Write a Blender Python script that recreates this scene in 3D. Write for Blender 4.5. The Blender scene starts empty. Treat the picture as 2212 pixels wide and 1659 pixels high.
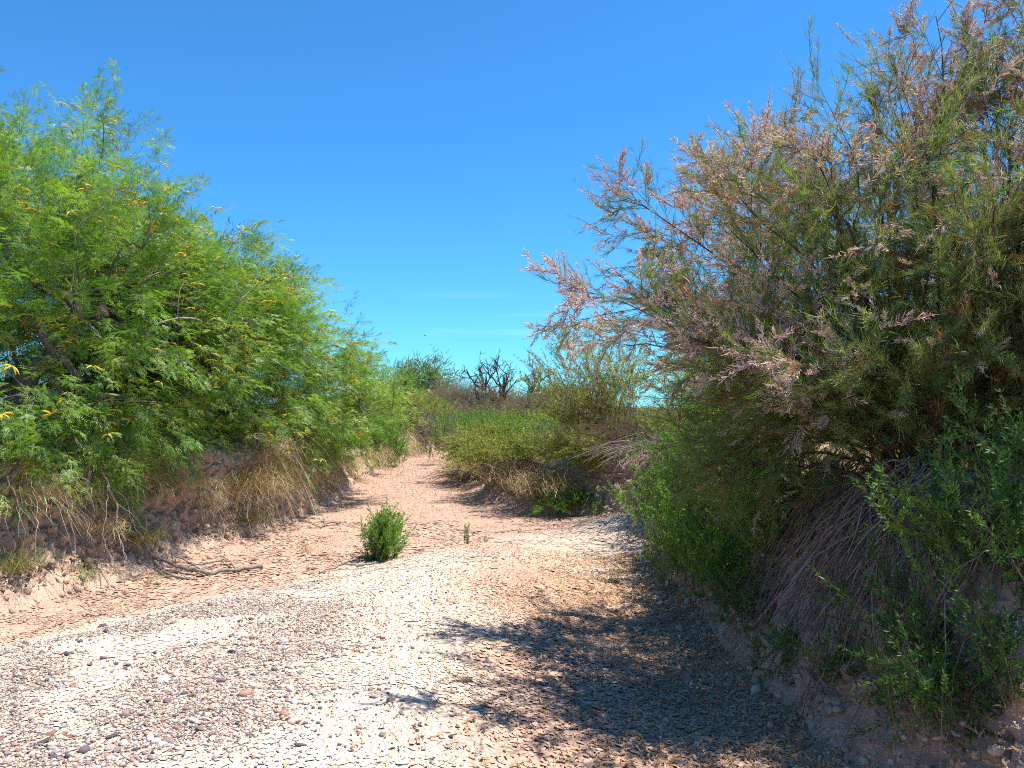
import bpy, math, random
import numpy as np
from mathutils import Vector, Matrix

# ------------------------------------------------------------------ camera, sky, sun, exposure
scene = bpy.context.scene
CAM_Z = 1.6
FPX = 788.0                     # focal length in pixels of a 1024 wide frame
HORIZON = 407.0                 # row of the horizon in a 768 high frame
PITCH = math.atan((HORIZON - 384.0) / FPX)
cam_data = bpy.data.cameras.new('camera')
cam = bpy.data.objects.new('camera', cam_data)
scene.collection.objects.link(cam)
cam.location = (0, 0, CAM_Z)
cam.rotation_euler = (math.pi / 2 + PITCH, 0, 0)
cam_data.sensor_width = 36.0
cam_data.lens = 36.0 * FPX / 1024.0
cam_data.clip_start = 0.05
cam_data.clip_end = 4000
scene.camera = cam

SUN_EL = math.radians(69)
SUN_AZ = math.radians(80)       # from straight ahead (+Y) towards the right (+X)
sun_vec = Vector((math.sin(SUN_AZ) * math.cos(SUN_EL), math.cos(SUN_AZ) * math.cos(SUN_EL), math.sin(SUN_EL)))
world = bpy.data.worlds.new('World')
scene.world = world
world.use_nodes = True
wn = world.node_tree
wn.nodes.clear()
wo = wn.nodes.new('ShaderNodeOutputWorld')
bg = wn.nodes.new('ShaderNodeBackground')
sky = wn.nodes.new('ShaderNodeTexSky')
sky.sky_type = 'NISHITA'
sky.sun_disc = False
sky.sun_elevation = SUN_EL
sky.sun_rotation = SUN_AZ
sky.altitude = 400
sky.air_density = 1.0
sky.dust_density = 0.15
sky.ozone_density = 1.0
hs = wn.nodes.new('ShaderNodeMixRGB')          # the camera's cooler white balance, the same all over the sky
hs.blend_type = 'MULTIPLY'
hs.inputs['Fac'].default_value = 1.0
hs.inputs['Color2'].default_value = (0.29, 0.84, 1.27, 1)
wn.links.new(sky.outputs[0], hs.inputs['Color1'])
# thin streaks of high cloud low over the horizon
tc = wn.nodes.new('ShaderNodeTexCoord')
mp = wn.nodes.new('ShaderNodeMapping')
mp.inputs['Scale'].default_value = (1.6, 1.6, 26.0)
wn.links.new(tc.outputs['Generated'], mp.inputs['Vector'])
cn = wn.nodes.new('ShaderNodeTexNoise')
cn.inputs['Scale'].default_value = 2.3
cn.inputs['Detail'].default_value = 6
cn.inputs['Roughness'].default_value = 0.55
wn.links.new(mp.outputs[0], cn.inputs['Vector'])
cr = wn.nodes.new('ShaderNodeMapRange')
cr.inputs['From Min'].default_value = 0.60
cr.inputs['From Max'].default_value = 0.80
wn.links.new(cn.outputs['Fac'], cr.inputs['Value'])
sx = wn.nodes.new('ShaderNodeSeparateXYZ')
wn.links.new(tc.outputs['Generated'], sx.inputs[0])
lo = wn.nodes.new('ShaderNodeMapRange')
lo.inputs['From Min'].default_value = 0.16
lo.inputs['From Max'].default_value = 0.03
wn.links.new(sx.outputs['Z'], lo.inputs['Value'])
mu = wn.nodes.new('ShaderNodeMath'); mu.operation = 'MULTIPLY'
wn.links.new(cr.outputs[0], mu.inputs[0]); wn.links.new(lo.outputs[0], mu.inputs[1])
mu2 = wn.nodes.new('ShaderNodeMath'); mu2.operation = 'MULTIPLY'; mu2.inputs[1].default_value = 0.55
wn.links.new(mu.outputs[0], mu2.inputs[0])
cm = wn.nodes.new('ShaderNodeMixRGB')
cm.inputs['Color2'].default_value = (6.0, 7.6, 9.0, 1)
wn.links.new(mu2.outputs[0], cm.inputs['Fac'])
wn.links.new(hs.outputs[0], cm.inputs['Color1'])
wn.links.new(cm.outputs[0], bg.inputs['Color'])
bg.inputs['Strength'].default_value = 0.085
wn.links.new(bg.outputs[0], wo.inputs['Surface'])

sun_data = bpy.data.lights.new('sun', 'SUN')
sun_data.energy = 4.6
sun_data.angle = math.radians(0.5)
sun_data.color = (1.0, 0.955, 0.88)
sun = bpy.data.objects.new('sun', sun_data)
scene.collection.objects.link(sun)
sun.rotation_euler = sun_vec.to_track_quat('Z', 'Y').to_euler()
sun.location = (20, 20, 40)

vs = scene.view_settings
vs.view_transform = 'Standard'
vs.look = 'None'
vs.exposure = 1.0
vs.gamma = 1.0
vs.use_curve_mapping = False
scene.render.engine = 'CYCLES'
cy = scene.cycles
cy.max_bounces = 6
cy.diffuse_bounces = 4
cy.glossy_bounces = 2
cy.transmission_bounces = 4
cy.transparent_max_bounces = 4
cy.caustics_reflective = False
cy.caustics_refractive = False
cy.use_denoising = False
cy.filter_width = 1.05
cy.sample_clamp_indirect = 6.0

# ------------------------------------------------------------------ helpers
RNG = np.random.default_rng(7)
COL = scene.collection
UP = np.array([0.0, 0.0, 1.0])


def ray(px, py):
    """direction of a pixel given in a 2212 x 1659 frame (y forward = 1)"""
    u = (px * 1024.0 / 2212.0 - 512.0) / FPX
    v = (384.0 - py * 768.0 / 1659.0) / FPX
    c, s = math.cos(PITCH), math.sin(PITCH)
    y, z = c - v * s, s + v * c
    return np.array([u / y, 1.0, z / y])


def at(px, py, depth):
    return np.array([0, 0, CAM_Z]) + ray(px, py) * depth


def gnd(px, py, z=0.0):
    r = ray(px, py)
    return np.array([0, 0, CAM_Z]) + r * ((z - CAM_Z) / r[2])


def unit(v):
    return v / np.maximum(np.linalg.norm(v, axis=-1, keepdims=True), 1e-9)


def _hash(i, seed):
    i = i.astype(np.int64)
    h = (i[..., 0] * 73856093) ^ (i[..., 1] * 19349663) ^ (i[..., 2] * 83492791) ^ (seed * 2654435761)
    h &= 0xffffffff
    h = ((h ^ (h >> 15)) * 2246822519) & 0xffffffff
    h = ((h ^ (h >> 13)) * 3266489917) & 0xffffffff
    return ((h ^ (h >> 16)) & 0xffffff) / float(0xffffff)


def vnoise(p, seed=0):
    p = np.asarray(p, float)
    i = np.floor(p)
    f = p - i
    f = f * f * (3 - 2 * f)
    r = 0.0
    for a in (0, 1):
        for b in (0, 1):
            for c in (0, 1):
                w = (f[..., 0] if a else 1 - f[..., 0]) * (f[..., 1] if b else 1 - f[..., 1]) * (f[..., 2] if c else 1 - f[..., 2])
                r = r + w * _hash(i + np.array([a, b, c]), seed)
    return r * 2 - 1


def fbm(p, octaves=4, seed=0, gain=0.5):
    r, a, q = 0.0, 1.0, np.asarray(p, float)
    for o in range(octaves):
        r = r + a * vnoise(q, seed + o)
        q = q * 2.03 + 11.7
        a *= gain
    return r


def cells(p, seed=0):
    """cellular noise: (F1, F2, random value of the nearest cell)"""
    p = np.asarray(p, float)
    i = np.floor(p)
    f1 = np.full(p.shape[:-1], 9.0)
    f2 = np.full(p.shape[:-1], 9.0)
    rv = np.zeros(p.shape[:-1])
    for a in (-1, 0, 1):
        for b in (-1, 0, 1):
            for c in (-1, 0, 1):
                k = i + np.array([a, b, c])
                o = np.stack([_hash(k, seed), _hash(k, seed + 1), _hash(k, seed + 2)], -1)
                d = np.linalg.norm(k + o - p, axis=-1)
                n = d < f1
                f2 = np.where(n, f1, np.minimum(f2, d))
                rv = np.where(n, _hash(k, seed + 3), rv)
                f1 = np.where(n, d, f1)
    return f1, f2, rv


def sstep(a, b, x):
    t = np.clip((x - a) / (b - a), 0, 1)
    return t * t * (3 - 2 * t)


def mk(name, V, tris=None, quads=None, mats=(), smooth=False, attrs=None, midx=None):
    me = bpy.data.meshes.new(name)
    V = np.ascontiguousarray(np.asarray(V, np.float32).reshape(-1, 3))
    lo_, st, n0 = [], [], 0
    if tris is not None and len(tris):
        t = np.asarray(tris, np.int32).reshape(-1, 3)
        lo_.append(t.ravel()); st.append(np.arange(len(t)) * 3); n0 = len(t) * 3
    if quads is not None and len(quads):
        q = np.asarray(quads, np.int32).reshape(-1, 4)
        lo_.append(q.ravel()); st.append(n0 + np.arange(len(q)) * 4)
    me.vertices.add(len(V))
    me.vertices.foreach_set('co', V.ravel())
    if lo_:
        L = np.concatenate(lo_).astype(np.int32)
        S = np.concatenate(st).astype(np.int32)
        me.loops.add(len(L)); me.loops.foreach_set('vertex_index', L)
        me.polygons.add(len(S)); me.polygons.foreach_set('loop_start', S)
        if smooth:
            me.polygons.foreach_set('use_smooth', np.ones(len(S), bool))
        if midx is not None:
            me.polygons.foreach_set('material_index', np.asarray(midx, np.int32))
    for m in mats:
        me.materials.append(m)
    for k, v in (attrs or {}).items():
        v = np.asarray(v)
        if v.ndim == 2:
            a = me.attributes.new(k, 'FLOAT_VECTOR', 'POINT')
            a.data.foreach_set('vector', v.astype(np.float32).ravel())
        else:
            a = me.attributes.new(k, 'FLOAT', 'POINT')
            a.data.foreach_set('value', v.astype(np.float32))
    me.update(calc_edges=True)
    return me


class Geo:
    """collects vertices and faces of one mesh"""
    def __init__(self):
        self.V, self.T, self.Q, self.MT, self.MQ, self.A, self.n = [], [], [], [], [], [], 0

    def add(self, V, tris=None, quads=None, m=0, rnd=None):
        V = np.asarray(V, float).reshape(-1, 3)
        if tris is not None and len(tris):
            t = np.asarray(tris).reshape(-1, 3); self.T.append(t + self.n); self.MT.append(np.full(len(t), m))
        if quads is not None and len(quads):
            q = np.asarray(quads).reshape(-1, 4); self.Q.append(q + self.n); self.MQ.append(np.full(len(q), m))
        self.V.append(V)
        self.A.append(np.full(len(V), 0.5) if rnd is None else np.broadcast_to(rnd, (len(V),)))
        self.n += len(V)
        return self

    def mesh(self, name, mats, smooth=False):
        T = np.concatenate(self.T) if self.T else None
        Q = np.concatenate(self.Q) if self.Q else None
        mi = np.concatenate(self.MT + self.MQ)
        return mk(name, np.concatenate(self.V), T, Q, mats, smooth, {'rnd': np.concatenate(self.A)}, mi)


def link(name, me, parent=None, loc=None):
    o = bpy.data.objects.new(name, me)
    COL.objects.link(o)
    if parent is not None:
        o.parent = parent
    if loc is not None:
        o.location = [float(c) for c in loc]
    return o


def tag(o, label=None, cat=None, group=None, kind=None):
    if label: o['label'] = label
    if cat: o['category'] = cat
    if group: o['group'] = group
    if kind: o['kind'] = kind
    return o


def empty(name, loc, label, cat, group=None):
    o = bpy.data.objects.new(name, None)
    o.empty_display_size = 0.1
    COL.objects.link(o)
    o.location = [float(c) for c in loc]
    return tag(o, label, cat, group)


def frames(P):
    T = np.gradient(P, axis=-2)
    T = unit(T)
    ref = np.where(np.abs(T[..., :1, 2:3]) > 0.9, np.array([1.0, 0, 0]), UP)
    ref = np.broadcast_to(ref, T.shape)
    A = unit(np.cross(T, ref))
    return T, A, np.cross(T, A)


def tubes(P, R, k=4):
    """P (M,n,3), R (M,n) -> vertices, quads"""
    P = np.asarray(P, float); R = np.asarray(R, float)
    M, n = P.shape[:2]
    T, A, B = frames(P)
    th = np.arange(k) * 2 * np.pi / k
    V = P[:, :, None] + R[:, :, None, None] * (np.cos(th)[None, None, :, None] * A[:, :, None] + np.sin(th)[None, None, :, None] * B[:, :, None])
    b = (np.arange(M)[:, None, None] * n + np.arange(n - 1)[None, :, None]) * k
    j = np.arange(k)[None, None]
    j2 = (j + 1) % k
    q = np.stack(np.broadcast_arrays(b + j, b + j2, b + k + j2, b + k + j), -1)
    return V.reshape(-1, 3), q.reshape(-1, 4)


def ribbons(P, W, side=None):
    """flat blades; P (M,n,3), W (M,n)"""
    P = np.asarray(P, float); W = np.asarray(W, float)
    M, n = P.shape[:2]
    if side is None:
        T, A, B = frames(P)
        side = A
    else:
        side = np.broadcast_to(side[:, None], P.shape)
    V = np.stack([P - side * W[..., None] / 2, P + side * W[..., None] / 2], 2).reshape(-1, 3)
    b = np.arange(M)[:, None] * n * 2 + np.arange(n - 1)[None] * 2
    q = np.stack([b, b + 1, b + 3, b + 2], -1).reshape(-1, 4)
    return V, q


def leaves(B, D, S, L, W, fold=0.12):
    """lance leaves: base B, direction D, side S; two quads folded along the midrib"""
    M = len(B)
    L = np.broadcast_to(L, (M,))[:, None]; W = np.broadcast_to(W, (M,))[:, None]
    N = unit(np.cross(D, S))
    mid = B + D * L * 0.45 - N * L * 0.04
    tip = B + D * L - N * L * 0.16
    V = np.stack([B, mid + S * W / 2 + N * W * fold, tip, mid - S * W / 2 + N * W * fold], 1).reshape(-1, 3)
    i = np.arange(M)[:, None] * 4
    return V, np.concatenate([i + [[0, 1, 2]], i + [[0, 2, 3]]], 0)


def rand_dirs(n, rng=None):
    return unit((rng or RNG).normal(size=(n, 3)))


def perp(D, rng=None):
    return unit(np.cross(D, rand_dirs(len(D), rng)))


def eulers(D, level=None, rng=None):
    """rotations that take +Z to D with a random roll, as XYZ eulers"""
    D = unit(D)
    X = perp(D, rng)
    if level is not None:                       # keep the spray's own plane near level
        X = unit(np.cross(D, UP) + level * X)
    X = unit(X - (X * D).sum(-1, keepdims=True) * D)
    Y = np.cross(D, X)
    b = -np.arcsin(np.clip(X[:, 2], -1, 1))
    a = np.arctan2(Y[:, 2], D[:, 2])
    c = np.arctan2(X[:, 1], X[:, 0])
    return np.stack([a, b, c], -1)


_groups = {}


def instancer_group(templates):
    key = tuple(t.name for t in templates)
    if key in _groups:
        return _groups[key]
    g = bpy.data.node_groups.new('sprigs', 'GeometryNodeTree')
    g.interface.new_socket('Geometry', in_out='INPUT', socket_type='NodeSocketGeometry')
    g.interface.new_socket('Geometry', in_out='OUTPUT', socket_type='NodeSocketGeometry')
    N, Lk = g.nodes, g.links
    gi, go = N.new('NodeGroupInput'), N.new('NodeGroupOutput')
    iop = N.new('GeometryNodeInstanceOnPoints')
    Lk.new(gi.outputs[0], iop.inputs['Points'])
    if len(templates) > 1:
        jn = N.new('GeometryNodeJoinGeometry')
        for t in reversed(templates):
            oi = N.new('GeometryNodeObjectInfo'); oi.inputs['Object'].default_value = t
            oi.inputs['As Instance'].default_value = False
            g2 = N.new('GeometryNodeGeometryToInstance')
            Lk.new(oi.outputs['Geometry'], g2.inputs[0]); Lk.new(g2.outputs[0], jn.inputs[0])
        Lk.new(jn.outputs[0], iop.inputs['Instance'])
        iop.inputs['Pick Instance'].default_value = True
        na = N.new('GeometryNodeInputNamedAttribute'); na.data_type = 'INT'; na.inputs['Name'].default_value = 'idx'
        Lk.new(na.outputs['Attribute'], iop.inputs['Instance Index'])
    else:
        oi = N.new('GeometryNodeObjectInfo'); oi.inputs['Object'].default_value = templates[0]
        Lk.new(oi.outputs['Geometry'], iop.inputs['Instance'])
    nr = N.new('GeometryNodeInputNamedAttribute'); nr.data_type = 'FLOAT_VECTOR'; nr.inputs['Name'].default_value = 'rot'
    er = N.new('FunctionNodeEulerToRotation')
    Lk.new(nr.outputs['Attribute'], er.inputs[0]); Lk.new(er.outputs[0], iop.inputs['Rotation'])
    ns = N.new('GeometryNodeInputNamedAttribute'); ns.data_type = 'FLOAT_VECTOR'; ns.inputs['Name'].default_value = 'scl'
    Lk.new(ns.outputs['Attribute'], iop.inputs['Scale'])
    Lk.new(iop.outputs[0], go.inputs[0])
    _groups[key] = g
    return g


def scatter(name, parent, templates, pts, dirs, scl, kind='stuff', rng=None, rot=None, level=None):
    """tens of thousands of small alike pieces as one part"""
    n = len(pts)
    scl = np.asarray(scl, float)
    if scl.ndim == 0: scl = np.full(n, float(scl))
    if scl.ndim == 1: scl = np.repeat(scl[:, None], 3, 1)
    me = mk(name, pts, attrs={'rot': eulers(dirs, level, rng) if rot is None else rot, 'scl': scl})
    a = me.attributes.new('idx', 'INT', 'POINT')
    a.data.foreach_set('value', (rng or RNG).integers(0, len(templates), n).astype(np.int32))
    for t in templates:
        for m in t.data.materials:
            if m.name not in me.materials: me.materials.append(m)
    o = link(name, me, parent)
    md = o.modifiers.new('sprigs', 'NODES')
    md.node_group = instancer_group(templates)
    if kind: o['kind'] = kind
    return o


def template(name, geo, mats):
    return bpy.data.objects.new(name, geo.mesh(name, mats))      # never linked: only a source of geometry


# ------------------------------------------------------------------ materials
def nodes(name):
    m = bpy.data.materials.new(name)
    m.use_nodes = True
    m.node_tree.nodes.clear()
    return m, m.node_tree.nodes, m.node_tree.links


def leaf_mat(name, c1, c2, trans=0.4, gloss=0.06, rough=0.45, source='OBJ', tint=1.25):
    m, N, L = nodes(name)
    out = N.new('ShaderNodeOutputMaterial')
    if source == 'OBJ':
        r = N.new('ShaderNodeObjectInfo').outputs['Random']
    else:
        a = N.new('ShaderNodeAttribute'); a.attribute_name = 'rnd'; r = a.outputs['Fac']
    geo = N.new('ShaderNodeNewGeometry')
    mx = N.new('ShaderNodeMixRGB')
    mx.inputs['Color1'].default_value = (*c1, 1); mx.inputs['Color2'].default_value = (*c2, 1)
    pn = N.new('ShaderNodeTexNoise'); pn.inputs['Scale'].default_value = 2.2; pn.inputs['Detail'].default_value = 2
    L.new(geo.outputs['Position'], pn.inputs['Vector'])
    pm = N.new('ShaderNodeMapRange'); pm.inputs['From Min'].default_value = 0.3; pm.inputs['From Max'].default_value = 0.7
    pm.inputs['To Min'].default_value = -0.4; pm.inputs['To Max'].default_value = 0.4
    L.new(pn.outputs['Fac'], pm.inputs['Value'])
    pa = N.new('ShaderNodeMath'); pa.operation = 'ADD'; pa.use_clamp = True
    L.new(r, pa.inputs[0]); L.new(pm.outputs[0], pa.inputs[1])
    L.new(pa.outputs[0], mx.inputs['Fac'])
    hv = N.new('ShaderNodeHueSaturation')
    mr = N.new('ShaderNodeMapRange')
    mr.inputs['To Min'].default_value = 0.72; mr.inputs['To Max'].default_value = 1.28
    L.new(geo.outputs['Random Per Island'], mr.inputs['Value'])
    L.new(mr.outputs[0], hv.inputs['Value']); L.new(mx.outputs[0], hv.inputs['Color'])
    df = N.new('ShaderNodeBsdfDiffuse'); L.new(hv.outputs[0], df.inputs['Color'])
    sh = df.outputs[0]
    if trans > 0:
        tr = N.new('ShaderNodeBsdfTranslucent')
        tm = N.new('ShaderNodeMixRGB'); tm.blend_type = 'MULTIPLY'; tm.inputs['Fac'].default_value = 1
        tm.inputs['Color2'].default_value = (tint, tint * 1.05, tint * 0.6, 1)
        L.new(hv.outputs[0], tm.inputs['Color1']); L.new(tm.outputs[0], tr.inputs['Color'])
        ms = N.new('ShaderNodeMixShader'); ms.inputs['Fac'].default_value = trans
        L.new(df.outputs[0], ms.inputs[1]); L.new(tr.outputs[0], ms.inputs[2]); sh = ms.outputs[0]
    if gloss > 0:
        gl = N.new('ShaderNodeBsdfGlossy'); gl.inputs['Roughness'].default_value = rough
        gl.inputs['Color'].default_value = (1, 1, 1, 1)
        m2 = N.new('ShaderNodeMixShader'); m2.inputs['Fac'].default_value = gloss
        L.new(sh, m2.inputs[1]); L.new(gl.outputs[0], m2.inputs[2]); sh = m2.outputs[0]
    L.new(sh, out.inputs['Surface'])
    return m


def bark_mat(name, c1, c2, scale=30.0, stretch=(1, 1, 0.25), bump=0.4):
    m, N, L = nodes(name)
    out = N.new('ShaderNodeOutputMaterial')
    p = N.new('ShaderNodeBsdfPrincipled'); p.inputs['Roughness'].default_value = 0.9
    p.inputs['Specular IOR Level'].default_value = 0.2
    t = N.new('ShaderNodeTexCoord'); mp_ = N.new('ShaderNodeMapping'); mp_.inputs['Scale'].default_value = stretch
    L.new(t.outputs['Object'], mp_.inputs['Vector'])
    n = N.new('ShaderNodeTexNoise'); n.inputs['Scale'].default_value = scale; n.inputs['Detail'].default_value = 5
    L.new(mp_.outputs[0], n.inputs['Vector'])
    a = N.new('ShaderNodeAttribute'); a.attribute_name = 'rnd'
    add = N.new('ShaderNodeMath'); add.operation = 'ADD'; L.new(n.outputs['Fac'], add.inputs[0]); L.new(a.outputs['Fac'], add.inputs[1])
    r = N.new('ShaderNodeMapRange'); r.inputs['From Min'].default_value = 0.55; r.inputs['From Max'].default_value = 1.45
    L.new(add.outputs[0], r.inputs['Value'])
    mx = N.new('ShaderNodeMixRGB'); mx.inputs['Color1'].default_value = (*c1, 1); mx.inputs['Color2'].default_value = (*c2, 1)
    L.new(r.outputs[0], mx.inputs['Fac']); L.new(mx.outputs[0], p.inputs['Base Color'])
    b = N.new('ShaderNodeBump'); b.inputs['Strength'].default_value = bump; b.inputs['Distance'].default_value = 0.02
    L.new(n.outputs['Fac'], b.inputs['Height']); L.new(b.outputs[0], p.inputs['Normal'])
    L.new(p.outputs[0], out.inputs['Surface'])
    return m


MUD = (0.475, 0.305, 0.225)
SILT = (0.58, 0.485, 0.385)
SAND = (0.46, 0.34, 0.26)


def earth_mat(name, mud=MUD, silt=SILT, sand=SAND, zones=True, crack=0.6, crack_scale=20.0, plates=False):
    m, N, L = nodes(name)
    out = N.new('ShaderNodeOutputMaterial')
    p = N.new('ShaderNodeBsdfPrincipled'); p.inputs['Roughness'].default_value = 0.95
    p.inputs['Specular IOR Level'].default_value = 0.12
    geo = N.new('ShaderNodeNewGeometry')

    def noise(sc, det=4, rough=0.55):
        n = N.new('ShaderNodeTexNoise'); n.inputs['Scale'].default_value = sc
        n.inputs['Detail'].default_value = det; n.inputs['Roughness'].default_value = rough
        L.new(geo.outputs['Position'], n.inputs['Vector']); return n.outputs['Fac']

    def attr(nm):
        a = N.new('ShaderNodeAttribute'); a.attribute_name = nm; return a.outputs['Fac']

    def mix(f, c1, c2, bt='MIX'):
        x = N.new('ShaderNodeMixRGB'); x.blend_type = bt
        for s, v in ((x.inputs['Fac'], f), (x.inputs['Color1'], c1), (x.inputs['Color2'], c2)):
            if isinstance(v, tuple): s.default_value = (*v, 1)
            elif isinstance(v, float): s.default_value = v
            else: L.new(v, s)
        return x.outputs[0]
    c = mud if isinstance(mud, tuple) else mud
    rgb = N.new('ShaderNodeRGB'); rgb.outputs[0].default_value = (*mud, 1)
    c = rgb.outputs[0]
    if zones:
        c = mix(attr('silt'), c, silt)
        c = mix(attr('gravel'), c, sand)
    # patchy colour: broad drifts and fine grain
    b1 = N.new('ShaderNodeMapRange'); b1.inputs['To Min'].default_value = 0.78; b1.inputs['To Max'].default_value = 1.2
    L.new(noise(1.7, 5, 0.6), b1.inputs['Value'])
    b2 = N.new('ShaderNodeMapRange'); b2.inputs['From Min'].default_value = 0.3; b2.inputs['From Max'].default_value = 0.7
    b2.inputs['To Min'].default_value = 0.8; b2.inputs['To Max'].default_value = 1.15
    L.new(noise(60, 5, 0.7), b2.inputs['Value'])
    mm = N.new('ShaderNodeMath'); mm.operation = 'MULTIPLY'; L.new(b1.outputs[0], mm.inputs[0]); L.new(b2.outputs[0], mm.inputs[1])
    val = mm.outputs[0]
    if plates:
        b3 = N.new('ShaderNodeMapRange'); b3.inputs['To Min'].default_value = 0.74; b3.inputs['To Max'].default_value = 1.2
        L.new(attr('rnd'), b3.inputs['Value'])
        m3 = N.new('ShaderNodeMath'); m3.operation = 'MULTIPLY'; L.new(val, m3.inputs[0]); L.new(b3.outputs[0], m3.inputs[1]); val = m3.outputs[0]
    hv = N.new('ShaderNodeHueSaturation'); L.new(val, hv.inputs['Value']); L.new(c, hv.inputs['Color'])
    L.new(hv.outputs[0], p.inputs['Base Color'])
    h = noise(140, 4, 0.7)
    b = N.new('ShaderNodeBump'); b.inputs['Strength'].default_value = 0.35; b.inputs['Distance'].default_value = 0.006
    L.new(h, b.inputs['Height'])
    nrm = b.outputs[0]
    if crack > 0:
        wv = N.new('ShaderNodeTexNoise'); wv.inputs['Scale'].default_value = crack_scale * 0.5
        L.new(geo.outputs['Position'], wv.inputs['Vector'])
        ad = N.new('ShaderNodeMixRGB'); ad.blend_type = 'LINEAR_LIGHT'; ad.inputs['Fac'].default_value = 0.03
        L.new(geo.outputs['Position'], ad.inputs['Color1']); L.new(wv.outputs['Color'], ad.inputs['Color2'])
        v = N.new('ShaderNodeTexVoronoi'); v.feature = 'DISTANCE_TO_EDGE'; v.inputs['Scale'].default_value = crack_scale
        L.new(ad.outputs[0], v.inputs['Vector'])
        vr = N.new('ShaderNodeMapRange'); vr.inputs['From Max'].default_value = 0.12
        L.new(v.outputs['Distance'], vr.inputs['Value'])
        b2_ = N.new('ShaderNodeBump'); b2_.inputs['Strength'].default_value = crack; b2_.inputs['Distance'].default_value = 0.02
        L.new(vr.outputs[0], b2_.inputs['Height']); L.new(nrm, b2_.inputs['Normal']); nrm = b2_.outputs[0]
    L.new(nrm, p.inputs['Normal'])
    L.new(p.outputs[0], out.inputs['Surface'])
    return m


def stone_mat(name, colors, scale=40):
    m, N, L = nodes(name)
    out = N.new('ShaderNodeOutputMaterial')
    p = N.new('ShaderNodeBsdfPrincipled'); p.inputs['Roughness'].default_value = 0.85
    p.inputs['Specular IOR Level'].default_value = 0.25
    oi = N.new('ShaderNodeObjectInfo')
    r = N.new('ShaderNodeValToRGB'); r.color_ramp.interpolation = 'CONSTANT'
    els = r.color_ramp.elements
    while len(els) < len(colors): els.new(0.5)
    for i, c in enumerate(colors):
        els[i].position = i / len(colors); els[i].color = (*c, 1)
    L.new(oi.outputs['Random'], r.inputs['Fac'])
    t = N.new('ShaderNodeTexCoord')
    n = N.new('ShaderNodeTexNoise'); n.inputs['Scale'].default_value = scale; n.inputs['Detail'].default_value = 4
    L.new(t.outputs['Object'], n.inputs['Vector'])
    mr = N.new('ShaderNodeMapRange'); mr.inputs['To Min'].default_value = 0.6; mr.inputs['To Max'].default_value = 1.4
    L.new(n.outputs['Fac'], mr.inputs['Value'])
    hv = N.new('ShaderNodeHueSaturation'); L.new(mr.outputs[0], hv.inputs['Value']); L.new(r.outputs[0], hv.inputs['Color'])
    L.new(hv.outputs[0], p.inputs['Base Color'])
    b = N.new('ShaderNodeBump'); b.inputs['Strength'].default_value = 0.4; b.inputs['Distance'].default_value = 0.01
    L.new(n.outputs['Fac'], b.inputs['Height']); L.new(b.outputs[0], p.inputs['Normal'])
    L.new(p.outputs[0], out.inputs['Surface'])
    return m


M_FLOOR = earth_mat('dried_mud')
M_PLATE = earth_mat('mud_plates', plates=True, crack=0)
M_BANK = earth_mat('bank_earth', mud=(0.455, 0.32, 0.235), zones=False, crack=0.22, crack_scale=16.0)
M_TERRAIN = earth_mat('desert_soil', mud=(0.42, 0.32, 0.23), zones=False, crack=0.0)
M_MESQ = leaf_mat('mesquite_leaf', (0.105, 0.25, 0.028), (0.27, 0.41, 0.045), 0.45, 0.04)
M_CATKIN = leaf_mat('mesquite_catkin', (0.62, 0.42, 0.05), (0.55, 0.45, 0.07), 0.25, 0.0)
M_BARK = bark_mat('mesquite_bark', (0.07, 0.05, 0.038), (0.19, 0.15, 0.12), 26)
M_TWIG = bark_mat('grey_twig', (0.14, 0.115, 0.10), (0.34, 0.29, 0.25), 40)
M_TAM = leaf_mat('tamarisk_leaf', (0.11, 0.185, 0.055), (0.24, 0.275, 0.075), 0.42, 0.03)
M_TAMDRY = leaf_mat('tamarisk_dry_leaf', (0.24, 0.13, 0.05), (0.30, 0.19, 0.08), 0.3, 0.0)
M_PLUME = leaf_mat('tamarisk_plume', (0.72, 0.53, 0.53), (0.77, 0.63, 0.52), 0.3, 0.0)
M_TAMBARK = bark_mat('tamarisk_bark', (0.05, 0.033, 0.026), (0.14, 0.085, 0.06), 35)
M_WILLOW = leaf_mat('willow_leaf', (0.12, 0.25, 0.025), (0.20, 0.35, 0.045), 0.4, 0.09, 0.35)
M_BACC = leaf_mat('seepwillow_leaf', (0.18, 0.24, 0.045), (0.38, 0.37, 0.10), 0.4, 0.015)
M_WEED = leaf_mat('weed_leaf', (0.10, 0.22, 0.025), (0.17, 0.30, 0.04), 0.45, 0.025)
M_BROAD = leaf_mat('broad_weed_leaf', (0.055, 0.14, 0.03), (0.10, 0.19, 0.04), 0.35, 0.02)
M_OLIVE = leaf_mat('olive_leaf', (0.12, 0.155, 0.06), (0.20, 0.21, 0.085), 0.3, 0.03)
M_FARGREEN = leaf_mat('far_green_leaf', (0.11, 0.20, 0.035), (0.21, 0.28, 0.05), 0.4, 0.04)
M_RUST = leaf_mat('rust_grey_twigs', (0.20, 0.17, 0.12), (0.34, 0.26, 0.18), 0.25, 0.0)
M_STEM = bark_mat('green_brown_stem', (0.11, 0.09, 0.045), (0.22, 0.17, 0.09), 40)
M_DEAD = bark_mat('dead_stem', (0.14, 0.105, 0.095), (0.40, 0.325, 0.29), 30)
M_BROWNSTEM = bark_mat('brown_dead_stem', (0.12, 0.085, 0.06), (0.36, 0.27, 0.20), 30)
M_STRAW = leaf_mat('straw_grass', (0.36, 0.25, 0.12), (0.66, 0.54, 0.31), 0.3, 0.03, source='ATTR')
M_GRASS = leaf_mat('green_grass', (0.14, 0.18, 0.04), (0.36, 0.31, 0.12), 0.35, 0.03, source='ATTR')

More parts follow.
